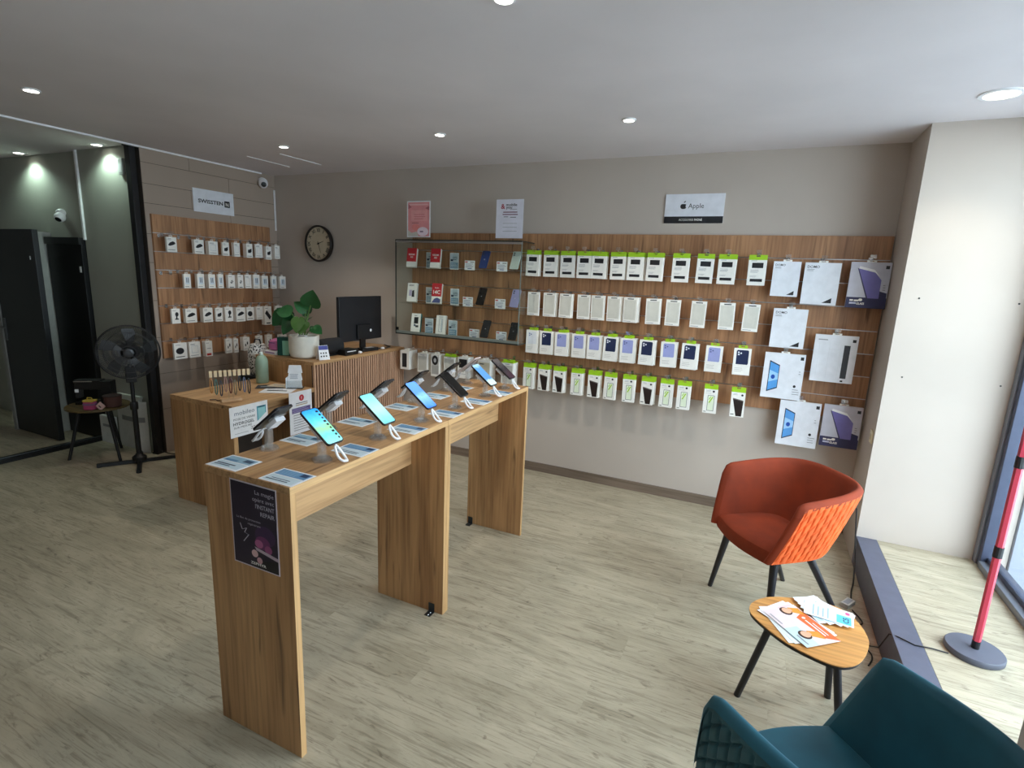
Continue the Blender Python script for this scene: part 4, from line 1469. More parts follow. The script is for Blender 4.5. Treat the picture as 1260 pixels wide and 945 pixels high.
# strap stand
st = thing('strap_stand', 'small wooden stand hung with phone straps on the low counter', 'display stand', (-3.02, 2.272, Z1), R(63))
MB().box(-.06, .06, -.026, .026, 0, .018).build('base', wood('pale_base_wood', (226, 186, 140), (206, 164, 120), (180, 140, 100), 'x'), st, bevel=.002)
m = MB(); m.tube([(-.012, 0, .016), (-.012, 0, .196)], .003, 6); m.tube([(.012, 0, .016), (.012, 0, .196)], .003, 6)
m.build('upright', CLEARB, st)
MB().tube([(-.115, 0, .196), (.115, 0, .196)], .003, 6).build('bar', col((170, 130, 90), .5), st)
SCL = [(190, 130, 70), (70, 110, 100), (60, 60, 70), (170, 130, 120), (90, 30, 36), (120, 110, 90), (20, 24, 40), (96, 104, 130), (24, 24, 28)]
for k, c_ in enumerate(SCL):
    xx = -.108 + k * .027
    o = thing('phone_strap', '%s phone strap with beige tag, %s on the strap stand' % (['amber', 'green', 'grey', 'rose', 'dark red', 'khaki', 'navy', 'blue-grey', 'black'][k], ORD[k]), 'strap', st.matrix_basis @ Vector((xx, 0, 0)) if False else (0, 0, 0), 0, 'phone straps on the stand')
    o.matrix_world = Matrix.Translation((-3.02, 2.272, Z1)) @ Matrix.Rotation(R(63), 4, 'Z') @ Matrix.Translation((xx, 0, 0))
    MB().box(-.0085, .0085, -.0075, -.0042, .164, .204).build('tag_card', col((226, 200, 160), .6), o)
    loop = [(.007 * math.sin(2 * math.pi * q / 14), -.0052 + .003 * math.cos(2 * math.pi * q / 7), .112 - .05 * math.cos(2 * math.pi * q / 14) - .012 * (k % 3)) for q in range(14)]
    MB().tube(loop, .0034, 5, True).build('loop', col(c_, .5), o)
MB().tube([(-3.14, 2.21, Z1 + .003), (-3.11, 2.23, Z1 + .004), (-3.08, 2.22, Z1 + .003), (-3.065, 2.235, Z1 + .003)], .003, 6).build('loose_strap', BLACK)
tag(bpy.data.objects['loose_strap'], 'black strap lying on the low counter beside the strap stand', 'strap')

# bottle
bo = thing('bottle', 'sage green slim bottle standing on the low counter', 'bottle', (-3.33, 2.775, Z1))
MB().lathe([(.040, 0), (.044, .006), (.044, .15), (.042, .175), (.030, .198), (.018, .206), (.017, .212)], 28).build('body', col((142, 166, 146), .45), bo, smooth=True)
MB().lathe([(.012, .212), (.012, .226), (.008, .232)], 14).build('cap', col((214, 226, 218), .4), bo, smooth=True)
# patterned pouch behind the bottle
m_, N_, L_, p_ = new_mat('black_white_print')
vo = N_.new('ShaderNodeTexVoronoi'); vo.inputs['Scale'].default_value = 70; tc = N_.new('ShaderNodeTexCoord'); L_.new(tc.outputs['Object'], vo.inputs['Vector'])
rp = N_.new('ShaderNodeValToRGB'); rp.color_ramp.interpolation = 'CONSTANT'; rp.color_ramp.elements[0].color = (.02, .02, .02, 1); rp.color_ramp.elements[1].position = .42; rp.color_ramp.elements[1].color = (.7, .7, .68, 1)
L_.new(vo.outputs['Distance'], rp.inputs['Fac']); L_.new(rp.outputs[0], p_.inputs['Base Color']); p_.inputs['Roughness'].default_value = .8
pb = thing('patterned_bag', 'black and white patterned bag behind the green bottle', 'bag', (-3.575, 2.95, .0))
MB().lathe([(.04, .735), (.062, .76), (.076, .85), (.072, .94), (.05, .985), (.02, .99)], 20).build('body', m_, pb, smooth=True)
MB().tube([(-.04, 0, .975), (-.025, 0, 1.02), (.025, 0, 1.02), (.04, 0, .975)], .006).build('handle', BLACK, pb, smooth=True)
sup = MB().box(-3.70, -3.495, 2.87, 3.06, 0, .735).build('side_cabinet', BLACKM); tag(sup, 'low dark cabinet behind the counter carrying the patterned bag', 'cabinet')
MB().box(-3.69, -3.51, 2.868, 2.87, .05, .70).build('door', BLACK, sup)

# leaflet holder and papers on the low counter
lh = thing('leaflet_holder', 'white folded leaflets in a curved holder on the low counter', 'leaflet holder', (-2.99, 2.765, Z1), R(35))
pr = [(-.0, .005), (.004, .06), (.016, .11), (.02, .165)]
m = MB()
for (a, b), (c_, d_) in zip(pr[:-1], pr[1:]):
    m.add([(-.05, a, b), (.05, a, b), (.05 - .01 * (d_ / .165), c_, d_), (-.05 + .01 * (d_ / .165), c_, d_), (-.05, a + .012, b), (.05, a + .012, b), (.05 - .01, c_ + .01, d_), (-.04, c_ + .01, d_)],
          [(0, 1, 2, 3), (7, 6, 5, 4), (0, 4, 5, 1), (1, 5, 6, 2), (2, 6, 7, 3), (3, 7, 4, 0)])
m.build('leaflet_stack', PAPER, lh)
q = Print(.08, .05, -.002, z0=.062); q.lines(.1, .9, (.8, .6, .4, .2), .05, col((96, 116, 140), .5)); pr_o = q.build(lh)
MB().box(-.055, .055, -.03, .05, 0, .005).build('holder_foot', BLACK, lh)
MB().box(-.056, .056, -.034, -.030, 0, .06).build('holder_lip', CLEAR, lh)
MB().box(-.056, -.052, -.03, .04, .005, .08).build('side_wing', PAPER, lh)
for k, (x, y, w_, h_, rz, rgb, lb) in enumerate(((-3.02, 2.64, .21, .15, 28, (224, 226, 230), 'white printed sheet lying before the leaflet holder'), (-3.16, 2.70, .19, .12, 40, (44, 44, 50), 'dark mat lying beside the green bottle'), (-3.13, 2.76, .15, .10, 15, (204, 190, 166), 'beige slip lying on the dark mat'))):
    o = MB().box(-w_ / 2, w_ / 2, -h_ / 2, h_ / 2, 0, .0016).build('paper_sheet', col(rgb, .6)); o.location = (x, y, Z1 + .0003 + k * .0018); o.rotation_euler = (0, 0, R(rz)); tag(o, lb, 'paper')
    MB().box(-w_ * .35, w_ * .3, -h_ * .1, h_ * .05, .0016, .0019).build('print', INK if k == 0 else GREYT, o)
    if k == 0:
        MB().box(-w_ * .4, w_ * .1, h_ * .2, h_ * .3, .0016, .0019).build('print', GREYT, o)

# plant
pt = thing('potted_plant', 'heart-leaved green plant in a white round pot on the counter', 'plant', (-3.115, 2.985, Z2))
MB().lathe([(.078, 0), (.098, .012), (.108, .04), (.110, .168), (.104, .170), (.100, .160), (.099, .150)], 36).build('pot', col((222, 218, 206), .45), pt, smooth=True)
MB().lathe([(.0995, .140), (.0995, .148), (.05, .150)], 24).build('soil', col((40, 32, 26), .9), pt)
MB().box(-.02, .045, -.035, -.01, .150, .172).build('plant_label', WHITE, pt)
LEAFC = [(30, 84, 44), (38, 96, 48), (24, 70, 38), (60, 96, 40)]


def leaf(parent, base, tip_dir, normal, L_, W_, mat):
    tip_dir = Vector(tip_dir).normalized(); n = Vector(normal); n = (n - tip_dir * n.dot(tip_dir)).normalized(); s_ = tip_dir.cross(n)
    prof = [(-.12, .30), (-.10, .55), (0, .82), (.15, .98), (.35, 1.0), (.55, .84), (.75, .55), (.9, .25), (1.0, .0)]
    base = Vector(base)
    vs, fs = [], []
    for k, (a, b) in enumerate(prof):
        for j, sgn in enumerate((-1, -.5, 0, .5, 1)):
            off = a if abs(sgn) > .1 else max(a, 0.02 * k)
            q_ = base + tip_dir * (off * L_) + s_ * (sgn * b * W_ / 2) + n * (.10 * abs(sgn) * b * W_ - .12 * L_ * max(a, 0) ** 2)
            vs.append(q_)
    for k in range(len(prof) - 1):
        for j in range(4):
            fs.append((k * 5 + j, k * 5 + j + 1, (k + 1) * 5 + j + 1, (k + 1) * 5 + j))
    nv = len(vs)
    vs += [v - n * .0012 for v in vs]
    fs += [tuple(i + nv for i in reversed(f)) for f in fs]
    return MB().add(vs, fs).build('leaf', mat, parent, smooth=True, fix=False)


LV = [((.10, -.02, .40), (.35, -.25, .55), (.5, -.85, -.15), .135, .15, 0), ((.03, .0, .36), (-.35, -.35, .35), (.3, -.9, .3), .10, .09, 1),
      ((-.10, -.02, .31), (-.75, -.3, -.35), (.1, -.75, .6), .15, .15, 2), ((-.04, -.05, .30), (-.25, -.5, -.7), (.2, -.9, .4), .15, .13, 0),
      ((.02, -.06, .30), (.25, -.5, -.75), (.4, -.8, .3), .12, .10, 3), ((-.12, .02, .29), (-.8, .1, -.5), (-.2, -.8, .5), .13, .12, 2),
      ((.12, -.02, .235), (.8, -.15, -.25), (.2, -.6, .75), .10, .085, 1), ((-.03, .05, .27), (-.4, .5, .1), (0, -.5, .8), .12, .11, 1),
      ((.09, .02, .235), (.3, -.6, -.3), (.5, -.6, .5), .07, .06, 2), ((.0, .06, .33), (-.5, .2, .3), (.4, -.9, .2), .11, .10, 2),
      ((-.14, -.04, .33), (-.5, -.4, -.6), (.3, -.9, .3), .14, .13, 0), ((-.06, -.06, .34), (-.9, -.2, .05), (.2, -.8, .6), .13, .11, 1), ((.06, -.04, .27), (.1, -.6, -.6), (.4, -.9, .2), .11, .09, 3)]
for (b_, d_, n_, Ll, Ww, ci) in LV:
    leaf(pt, b_, d_, n_, Ll, Ww, col(LEAFC[ci], .4, noise=.15))
    MB().tube([(b_[0] * .15, b_[1] * .15, .148), (b_[0] * .4, b_[1] * .4, .148 + (b_[2] - .148) * .55), b_], .0035, 6).build('stem', col((84, 116, 56), .5), pt, smooth=True)

# box, pouch, speaker and calendar beside the plant
o = thing('gift_carton', 'dark green and mint carton standing beside the plant pot', 'box', (-3.30, 2.975, Z2), R(28))
MB().box(-.05, .05, -.03, .03, 0, .14).build('body', col((22, 84, 76), .4), o)
MB().box(-.012, .036, -.0308, -.0301, .004, .115).build('mint_stripe', col((150, 214, 190), .4), o)
o = MB().box(-3.475, -3.345, 2.92, 3.04, Z2, Z2 + .028).build('flat_box', WHITE, bevel=.003); tag(o, 'flat white box under the pink pouch behind the counter plant', 'box')
MB().box(-3.46, -3.36, 2.9193, 2.9199, Z2 + .008, Z2 + .02).build('print', col((170, 150, 190), .5), o)
o = MB().lathe([(.03, 0), (.055, .01), (.06, .04), (.05, .075), (.02, .09)], 16).build('pouch', col((196, 110, 160), .6), loc=(-3.405, 2.985, Z2 + .0285), smooth=True); tag(o, 'pink patterned pouch lying on the flat white box', 'pouch')
MB().tube([(-.03, -.045, .06), (0, -.056, .062), (.03, -.045, .06)], .003).build('zip', col((90, 60, 110), .5), o)
sp = thing('speaker', 'black cylindrical speaker lying on the tall counter', 'speaker', (-3.05, 3.172, Z2), 0)
MB().lathe([(.050, -.112), (.062, -.105), (.064, 0), (.062, .105), (.050, .112)], 24, axis='y', c=(0, 0, .072)).build('body', col((26, 27, 30), .7), sp, smooth=True)
MB().lathe([(.046, .1115), (.040, .1145), (.02, .1148)], 20, axis='y', c=(0, 0, .072)).build('end_cap', BLACK, sp)
MB().box(-.04, .04, -.09, .09, 0, .012).build('foot', BLACK, sp)
ca = thing('desk_calendar', 'small white tent calendar with a blue top on the counter', 'calendar', (-2.945, 3.0, Z2), R(70))
for sgn in (-1, 1):
    m = MB(); b0, t0 = sgn * .03, sgn * .002
    m.add([(-.042, b0, 0), (.042, b0, 0), (.036, t0, .105), (-.036, t0, .105), (-.042, b0 - sgn * .002, 0), (.042, b0 - sgn * .002, 0), (.036, t0 - sgn * .0015, .105), (-.036, t0 - sgn * .0015, .105)], [(0, 1, 2, 3), (7, 6, 5, 4), (0, 4, 5, 1), (1, 5, 6, 2), (2, 6, 7, 3), (3, 7, 4, 0)])
    o = m.build('leaf_panel', WHITE, ca)
    if sgn < 0:
        def fp(u, v, e=.0006):
            wv = .042 - .006 * v
            return (u * wv * 2 - wv, -(.03 + (.002 - .03) * v) - e, v * .105)
        q = MB(); q.quad([fp(0.02, .7), fp(.98, .7), fp(.98, .98), fp(.02, .98)], 0)
        for a in range(3):
            for b in range(2):
                q.quad([fp(.15 + a * .25, .2 + b * .22), fp(.28 + a * .25, .2 + b * .22), fp(.28 + a * .25, .3 + b * .22), fp(.15 + a * .25, .3 + b * .22)], 1)
        q.build('print', [col((60, 66, 150), .5), INK], o, fix=False)

# monitor (seen from behind)
mo = thing('monitor', 'large black monitor seen from behind on the tall counter', 'monitor', (-3.06, 3.555, Z2), R(90))
MB().box(-.262, .262, -.012, .018, .085, .452).build('housing', col((28, 28, 32), .5), mo, bevel=.005)
MB().box(-.258, .258, .0182, .0195, .09, .447).build('screen', BLACK, mo)
MB().box(-.07, .09, -.034, -.012, .10, .22).build('rear_cover', col((22, 22, 25), .5), mo, bevel=.004)
MB().lathe([(.013, .0345), (.013, .0352)], 16, axis='y', c=(.09, 0, .165)).build('emblem', WHITE, mo)
MB().box(-.03, .03, -.028, -.010, .008, .12).build('stand_neck', BLACK, mo)
MB().box(-.11, .11, -.075, .075, 0, .008).build('stand_base', BLACK, mo, bevel=.003)
o = thing('cash_printer', 'low black receipt printer beside the monitor foot', 'printer', (-2.975, 3.28, Z2), R(90))
MB().box(-.06, .09, -.05, .06, 0, .045).build('body', BLACK, o, bevel=.004); MB().box(-.04, .06, -.0515, -.0502, .028, .034).build('paper_slot', WHITE, o)
o = thing('card_terminal', 'small black card terminal lying under the monitor', 'terminal', (-2.985, 3.56, Z2), R(80))
MB().box(-.085, .085, -.035, .035, 0, .028).build('body', BLACK, o, bevel=.006); MB().box(-.03, .05, -.02, .02, .0281, .0288).build('label_strip', WHITE, o)
for k, (x, y, lb) in enumerate(((-2.945, 3.41, 'small crumpled white slip at the counter edge'), (-2.96, 3.72, 'small white cable end beside the monitor'))):
    o = MB().lathe([(.008, 0), (.02, .004), (.016, .014), (.005, .018)], 7).build('paper_slip', WHITE, loc=(x, y, Z2)); tag(o, lb, 'paper')
MB().tube([(-3.0, 3.66, Z2 + .005), (-2.95, 3.75, Z2 + .006), (-2.98, 3.85, Z2 + .006), (-3.1, 3.92, Z2 + .006)], .005, 7).build('counter_cable', BLACK, smooth=True); tag(bpy.data.objects['counter_cable'], 'black cable running behind the monitor on the counter', 'cable')

# ================================================================ ARMCHAIRS


def _arc_table(e, a, b, n=600):
    th, ln, last = [], [0.0], None
    for i in range(n + 1):
        t = math.pi / 2 * i / n
        q = (a * math.sin(t) ** e, b * math.cos(t) ** e if i < n else 0.0)
        if last:
            ln.append(ln[-1] + math.hypot(q[0] - last[0], q[1] - last[1]))
        th.append(t); last = q
    return th, [x / ln[-1] for x in ln]


_TH, _LN = _arc_table(.53, .25, .40)


def arc_theta(u):
    """angle on the plan curve at a share u (-1..1) of its length, from the middle of the back"""
    x = min(1, abs(u)); lo, hi = 0, len(_LN) - 1
    while hi - lo > 1:
        m = (lo + hi) // 2
        if _LN[m] <= x: lo = m
        else: hi = m
    f = (x - _LN[lo]) / max(1e-9, _LN[hi] - _LN[lo])
    return math.copysign(_TH[lo] + (_TH[hi] - _TH[lo]) * f, u)


def shell_point(u, v, off, P):
    """u -1..1 around the back, v 0..1 bottom to rim, off = offset inwards"""
    th = arc_theta(u)
    c, s_ = max(0, math.cos(th)), math.sin(th)
    e = .46 + .14 * v
    px = math.copysign(abs(s_) ** e, s_); py = abs(c) ** e
    vv = v ** .85
    a = P['a0'] + (P['a1'] - P['a0']) * vv; b = P['b0'] + (P['b1'] - P['b0']) * vv; y0 = P['y0'] + (P['y1'] - P['y0']) * v
    sg = 1 if u >= 0 else -1
    nx = abs(px) ** (2 / e - 1) / a; ny = py ** (2 / e - 1) / b
    n = Vector((sg * nx, ny, 0)).normalized()
    x, y_ = a * px, y0 + b * py
    rim = P['zt'] + (P['zb'] - P['zt']) * (math.cos(u * math.pi / 2) ** 1.2)
    # soften the arm tip corners
    edge = min(1, max(0, (abs(u) - .92) / .08))
    rim -= .038 * (1 - math.sqrt(max(0, 1 - edge * edge)))
    z = P['z0'] + (rim - P['z0']) * v
    return Vector((x - n.x * off, y_ - n.y * off, z))


def armchair(name, label, fab, fabout, loc, rotz):
    P = dict(a0=.225, a1=.280, b0=.36, b1=.44, y0=-.035, y1=.035, z0=.382, zt=.663, zb=.705)
    t = thing(name, label, 'armchair', loc, rotz, 'quilted tub armchairs')
    NU, NV, T = 540, 110, .044
    vs, fs, ms = [], [], []

    def groove(u, v):
        s_ = u * 18.0; w_ = v * 4.6
        d1 = abs(s_ % 1 - .5); d2 = abs((abs(s_) * .55 + w_) % 1 - .5)
        g_ = max(0, 1 - (.5 - d1) / .16) + max(0, 1 - (.5 - d2) / .16)
        fade = min(1, (1 - v) / .08) * min(1, v / .05)
        puff = (1 - (2 * d1) ** 3) * (1 - (2 * d2) ** 3) * .0025
        return (min(1, g_) * .0065 - puff) * fade
    for i in range(NU + 1):
        u = -1 + 2 * i / NU
        for j in range(NV + 1):
            v = j / NV
            vs.append(shell_point(u, v, groove(u, v), P))
    for i in range(NU):
        for j in range(NV):
            a = i * (NV + 1) + j
            fs.append((a, a + NV + 1, a + NV + 2, a + 1))
    MB().add(vs, fs).build('quilted_shell', fabout, t, smooth=False, fix=False)
    t.children[-1].data.shade_smooth()
    # inner lining with rolled rim: cross-section swept round the back
    NU2 = 64
    vs, fs = [], []
    prof = [(0.0, .96, 0), (.0, 1.0, 0)] + [(T * q / 8, 1.0, .020 * math.sin(math.pi * q / 8)) for q in range(1, 8)] + [(T, 1.0, 0), (T, .8, 0), (T, .5, 0), (T, .2, 0), (T, .0, 0)]
    for i in range(NU2 + 1):
        u = -1 + 2 * i / NU2
        for (o_, v, dz) in prof:
            q = shell_point(u, v, o_, P)
            e_ = min(1, max(0, (abs(u) - .92) / .08)); q.z += dz * math.sqrt(max(0, 1 - e_ * e_)); q.y -= dz * e_
            vs.append(q)
    n = len(prof)
    for i in range(NU2):
        for j in range(n - 1):
            a = i * n + j
            fs.append((a, a + n, a + n + 1, a + 1))
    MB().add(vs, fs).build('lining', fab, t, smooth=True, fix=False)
    # front edges of the arms (rounded strip joining shell and lining)
    for sgn in (-1, 1):
        vs, fs = [], []
        for j in range(25):
            v = j / 24
            A = shell_point(sgn, v, 0, P); Bq = shell_point(sgn, v, T, P)
            for k in range(9):
                a = k / 8
                q = A.lerp(Bq, a); q.y -= .020 * math.sin(math.pi * a)
                vs.append(q)
        for j in range(24):
            for k in range(8):
                a = j * 9 + k
                fs.append((a, a + 1, a + 10, a + 9) if sgn > 0 else (a + 9, a + 10, a + 1, a))
        MB().add(vs, fs).build('arm_edge', fab, t, smooth=True, fix=False)
    # seat cushion
    ring = []
    for i in range(41):
        u = -1 + 2 * i / 40
        q = shell_point(u, .12, T - .006, P); ring.append((q.x, q.y))
    fx = ring[-1][0]
    for k in range(1, 12):
        a = k / 12
        ring.append((fx + (-2 * fx) * a, ring[40][1] - .035 * math.sin(math.pi * a)))
    cx_, cy_ = 0, .12
    lay = [(.98, .362), (1.0, .372), (1.0, .405), (.975, .425), (.90, .436), (.55, .440), (.2, .441)]
    m = MB(); nr = len(ring); vv = []
    for sc_, z_ in lay:
        vv += [(cx_ + (a - cx_) * sc_, cy_ + (b - cy_) * sc_, z_) for a, b in ring]
    ff = []
    for k in range(len(lay) - 1):
        for i in range(nr):
            j = (i + 1) % nr
            ff.append((k * nr + i, k * nr + j, (k + 1) * nr + j, (k + 1) * nr + i))
    ff += [tuple(range(nr - 1, -1, -1)), tuple(range((len(lay) - 1) * nr, len(lay) * nr))]
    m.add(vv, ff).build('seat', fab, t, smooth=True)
    LEG = col((34, 32, 36), .35)
    for (fx_, fy_, tx_, ty_) in ((-.222, -.002, -.165, .035), (.222, -.002, .165, .035), (-.20, .44, -.14, .235), (.20, .44, .14, .235)):
        MB().cyl((tx_, ty_, .37), (fx_, fy_, .0), .0195, .0115, 14).build('leg', LEG, t, smooth=True)
    MB().box(-.15, .15, .03, .25, .350, .366).build('seat_base', BLACKM, t)
    return t


ORF, ORO = velvet('orange_velvet_inside_shaded', (134, 46, 8), .85, .0), velvet('orange_velvet_quilted_lit', (224, 96, 34), .8, .05)  # inside colour darkened for its shade, quilted outside brightened for the window light
TEF = velvet('teal_velvet', (24, 88, 106), .7, .5)
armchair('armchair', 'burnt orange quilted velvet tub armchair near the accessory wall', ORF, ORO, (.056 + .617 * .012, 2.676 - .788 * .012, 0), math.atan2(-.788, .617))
armchair('armchair', 'teal velvet tub armchair beside the entrance pillar', TEF, TEF, (.176, 1.370, 0), math.atan2(-.666, -.746))

# ================================================================ COFFEE TABLE + LEAFLETS
CZ = .362
ct = thing('coffee_table', 'small pebble-shaped oak coffee table with dark legs', 'table', (.30, 2.09, 0))
raw = [(.099, 2.087), (.108, 2.155), (.160, 2.222), (.235, 2.262), (.32, 2.285), (.415, 2.285), (.469, 2.223), (.493, 2.128), (.484, 2.049), (.451, 1.962), (.408, 1.912), (.355, 1.896), (.277, 1.918), (.21, 1.955), (.139, 2.024)]


def smooth_closed(pts, n=5):
    out = []
    k = len(pts)
    for i in range(k):
        p0, p1, p2, p3 = [Vector(pts[(i + j - 1) % k]) for j in range(4)]
        for q in range(n):
            t = q / n
            out.append(tuple(.5 * ((2 * p1) + (-p0 + p2) * t + (2 * p0 - 5 * p1 + 4 * p2 - p3) * t * t + (-p0 + 3 * p1 - 3 * p2 + p3) * t ** 3)))
    return out


outl = [(a - .30, b - 2.09) for a, b in smooth_closed(raw)]
MB().prism(outl, CZ - .004, CZ).build('table_top', TOPOAK, ct)
MB().prism([(a * .985, b * .985) for a, b in outl], CZ - .016, CZ - .004).build('under_board', col((30, 28, 28), .5), ct)
for (tx_, ty_, fx_, fy_) in ((-.12, -.01, -.205, -.028), (.09, .09, .124, .135), (.085, -.09, .135, -.15)):
    MB().cyl((tx_, ty_, CZ - .016), (fx_, fy_, 0), .0135, .0125, 14).build('leg', col((30, 28, 32), .4), ct, smooth=True)


def leaflet(cx_, cy_, w_, h_, ang, k, pf_, label):
    return_ = flat_card(cx_, cy_, w_, h_, ang, pf_, label, CZ + .0012 * k, 'leaflets fanned on the coffee table')
    return_.name = 'leaflet'
    return return_


LBL = col((190, 220, 232), .55)


def pr_pale1(p):
    p.rect(.04, .03, .96, .97, col((226, 234, 240), .6)); p.rect(.1, .82, .6, .9, LBL); p.lines(.1, .9, (.7, .62, .54), .02, col((170, 190, 206), .6)); p.rect(.06, .06, .94, .4, LBL)


def pr_pinky(p):
    p.rect(.04, .03, .96, .97, col((232, 214, 216), .6)); p.lines(.1, .9, (.86, .80), .03, col((150, 160, 180), .6)); p.rect(.06, .06, .94, .5, col((226, 196, 196), .6))


def pr_aqua(p):
    p.rect(.04, .03, .96, .97, col((214, 230, 238), .6)); p.rect(.05, .05, .6, .34, col((96, 190, 214), .55)); p.text('C5', .14, .1, .16, col((30, 60, 90), .5), bold=.02, width=.35); p.ell(.8, .12, .1, .05, col((206, 90, 140), .5)); p.lines(.1, .9, (.8, .7, .6, .5), .025, col((150, 180, 200), .6))


def pr_orange(p):
    SK, HR, DR = col((222, 170, 140), .6), col((60, 36, 28), .6), col((222, 150, 56), .6)
    p.rect(.0, .0, 1, 1, col((226, 208, 210), .6)); p.rect(.0, .62, .5, 1, col((196, 218, 224), .6))
    p.poly([(.0, .0), (.82, .0), (.70, .36), (.12, .30)], col((236, 108, 56), .5))
    for u, v, q in ((.92, .40, 1.0), (.29, .66, 1.0)):
        p.ell(u - .02, v + .02, .115, .15, HR); p.ell(u - .01, v - .01, .085, .11, SK); p.poly([(u - .20, v - .36), (u + .0, v - .38), (u + .07, v - .12), (u - .08, v - .1)], DR); p.poly([(u - .05, v - .16), (u + .03, v - .16), (u + .03, v - .06), (u - .05, v - .06)], SK)
    p.rect(.16, .20, .60, .235, CARD); p.rect(.16, .12, .50, .145, CARD); p.ell(.66, .19, .03, .045, CARD); p.rect(.05, .86, .3, .9, GREYT); p.rect(.6, .9, .9, .93, GREYT)


for k, (x, y, ang, pf_, lb) in enumerate((
        (.246, 2.075, 118, pr_pale1, 'pale leaflet lowest in the fan, sticking out at the table edge'), (.252, 2.080, 124, pr_pale1, 'pale leaflet second lowest in the fan at the table edge'),
        (.254, 2.094, 142, pr_pinky, 'pinkish leaflet half covered in the middle of the fan'), (.262, 2.090, 137, pr_pinky, 'pinkish leaflet directly under the orange one'), (.272, 2.07, 131, pr_orange, 'topmost orange leaflet with two dark-haired figures'))):
    leaflet(x, y, .212, .150, R(ang), k + 1, pf_, lb)
for k, (x, y, ang, pf_, lb) in enumerate((
        (.340, 2.215, 30, pr_pale1, 'pale blue leaflet lowest in the group by the orange chair'), (.352, 2.220, 44, pr_pale1, 'pale blue leaflet second in the group by the orange chair'), (.366, 2.218, 58, pr_pale1, 'pale blue leaflet third in the group by the orange chair'), (.372, 2.212, 70, pr_aqua, 'aqua leaflet with pink dot in the group by the orange chair'),
        (.374, 2.200, 84, pr_aqua, 'topmost aqua leaflet of the group by the orange chair'))):
    leaflet(x, y, .105, .165, R(ang), k + 6, pf_, lb)

# ================================================================ WINDOW PLATFORM LAMP
fl_ = thing('signal_pole', 'red hexagonal pole on a round grey foot in the window', 'pole lamp', (.952, 2.555, ZK - .002), 0)
MB().lathe([(.096, 0), (.099, .004), (.099, .022), (.096, .026), (.012, .027)], 40).build('foot', col((84, 86, 98), .5), fl_, smooth=True)
MB().cyl((0, 0, .026), (.0, 0, .06), .014, n=12).build('socket', BLACK, fl_)
REDP = col((196, 60, 80), .4)
segs = [(.06, .43), (.475, .80), (.845, 1.17), (1.215, 1.50)]
for a, b in segs:
    MB().cyl((0, 0, a), (0, 0, b), .0135, n=6).build('pole_segment', REDP, fl_)
for a, b in ((.43, .475), (.80, .845), (1.17, 1.215)):
    MB().cyl((0, 0, a), (0, 0, b), .0155, n=12).build('collar', BLACKM, fl_)
MB().lathe([(.014, 1.50), (.022, 1.505), (.022, 1.56), (.012, 1.57)], 16).build('head', BLACKM, fl_, smooth=True)
MB().tube([(.855, 2.50, ZK + .002), (.80, 2.50, ZK + .003), (.74, 2.49, ZK + .004), (.69, 2.52, ZK + .004), (.664, 2.55, ZK - .01), (.650, 2.60, .05), (.60, 2.66, .006)], .0028, 6).build('pole_cable', BLACK, smooth=True)
tag(bpy.data.objects['pole_cable'], 'thin black cable crossing the grey kerb from the red pole', 'cable')
cabs = [([(.64, 3.5, .35), (.645, 3.4, .18), (.64, 3.25, .03), (.62, 3.15, .006), (.60, 3.0, .006)], .004, 'dark cable hanging down the wall behind the orange chair'),
        ([(.60, 2.95, .006), (.63, 2.85, .006), (.57, 2.78, .006), (.62, 2.70, .006), (.55, 2.66, .006)], .003, 'thin cable curling on the floor beside the grey kerb'),
        ([(.56, 2.92, .006), (.60, 2.80, .012), (.57, 2.72, .006), (.63, 2.6, .006), (.60, 2.5, .006)], .003, 'second thin cable twisted on the floor by the kerb')]
for pts, r_, lb in cabs:
    sp_ = []
    for i in range(len(pts) - 1):
        p0, p1, p2, p3 = [Vector(pts[max(0, min(len(pts) - 1, i + j - 1))]) for j in range(4)]
        for q in range(6):
            t = q / 6
            sp_.append(.5 * ((2 * p1) + (-p0 + p2) * t + (2 * p0 - 5 * p1 + 4 * p2 - p3) * t * t + (-p0 + 3 * p1 - 3 * p2 + p3) * t ** 3))
    o = MB().tube(sp_, r_, 6).build('floor_cable', BLACK, smooth=True); tag(o, lb, 'cable')
o = MB().box(-.04, .04, -.02, .02, 0, .022).build('plug_block', col((196, 192, 184), .5), loc=(.585, 3.0, 0), rot=(0, 0, R(60)), bevel=.003); tag(o, 'small pale plug block on the floor behind the orange chair', 'plug')
MB().box(-.03, .03, -.012, .012, .022, .023).build('socket_face', GREYT, o)

# ================================================================ REAR LEFT: ROUND TABLE, FAN
rt = thing('side_table', 'small round dark side table beside the standing fan', 'table', (-4.75, 2.385, 0))
MB().lathe([(.205, .422), (.215, .425), (.215, .437), (.212, .44)], 40).build('table_top', wood('dark_table_wood', (112, 92, 50), (84, 66, 38), (50, 40, 26), 'x'), rt, smooth=True)
for a in (235, 120, 0):
    c_, s_ = math.cos(R(a)), math.sin(R(a))
    MB().cyl((.12 * c_, .12 * s_, .422), (.225 * c_, .225 * s_, 0), .014, .011, 12).build('leg', BLACKM, rt, smooth=True)
TT = .4405
cm_ = thing('small_machine', 'black table-top machine with a metal arm on the round table', 'machine', (-4.80, 2.405, TT), R(38))
MB().box(-.13, .13, -.05, .05, 0, .02).build('base', BLACK, cm_, bevel=.004)
MB().box(.05, .13, -.045, .045, .02, .19).build('column', BLACK, cm_, bevel=.006)
MB().box(-.13, .06, -.04, .04, .12, .20).build('arm', BLACK, cm_, bevel=.008)
MB().box(-.132, -.10, -.03, .03, .05, .17).build('head', col((40, 40, 42), .35), cm_, bevel=.004)
MB().box(-.13, .0, -.0415, -.0402, .184, .192).build('metal_trim', CHROME, cm_)
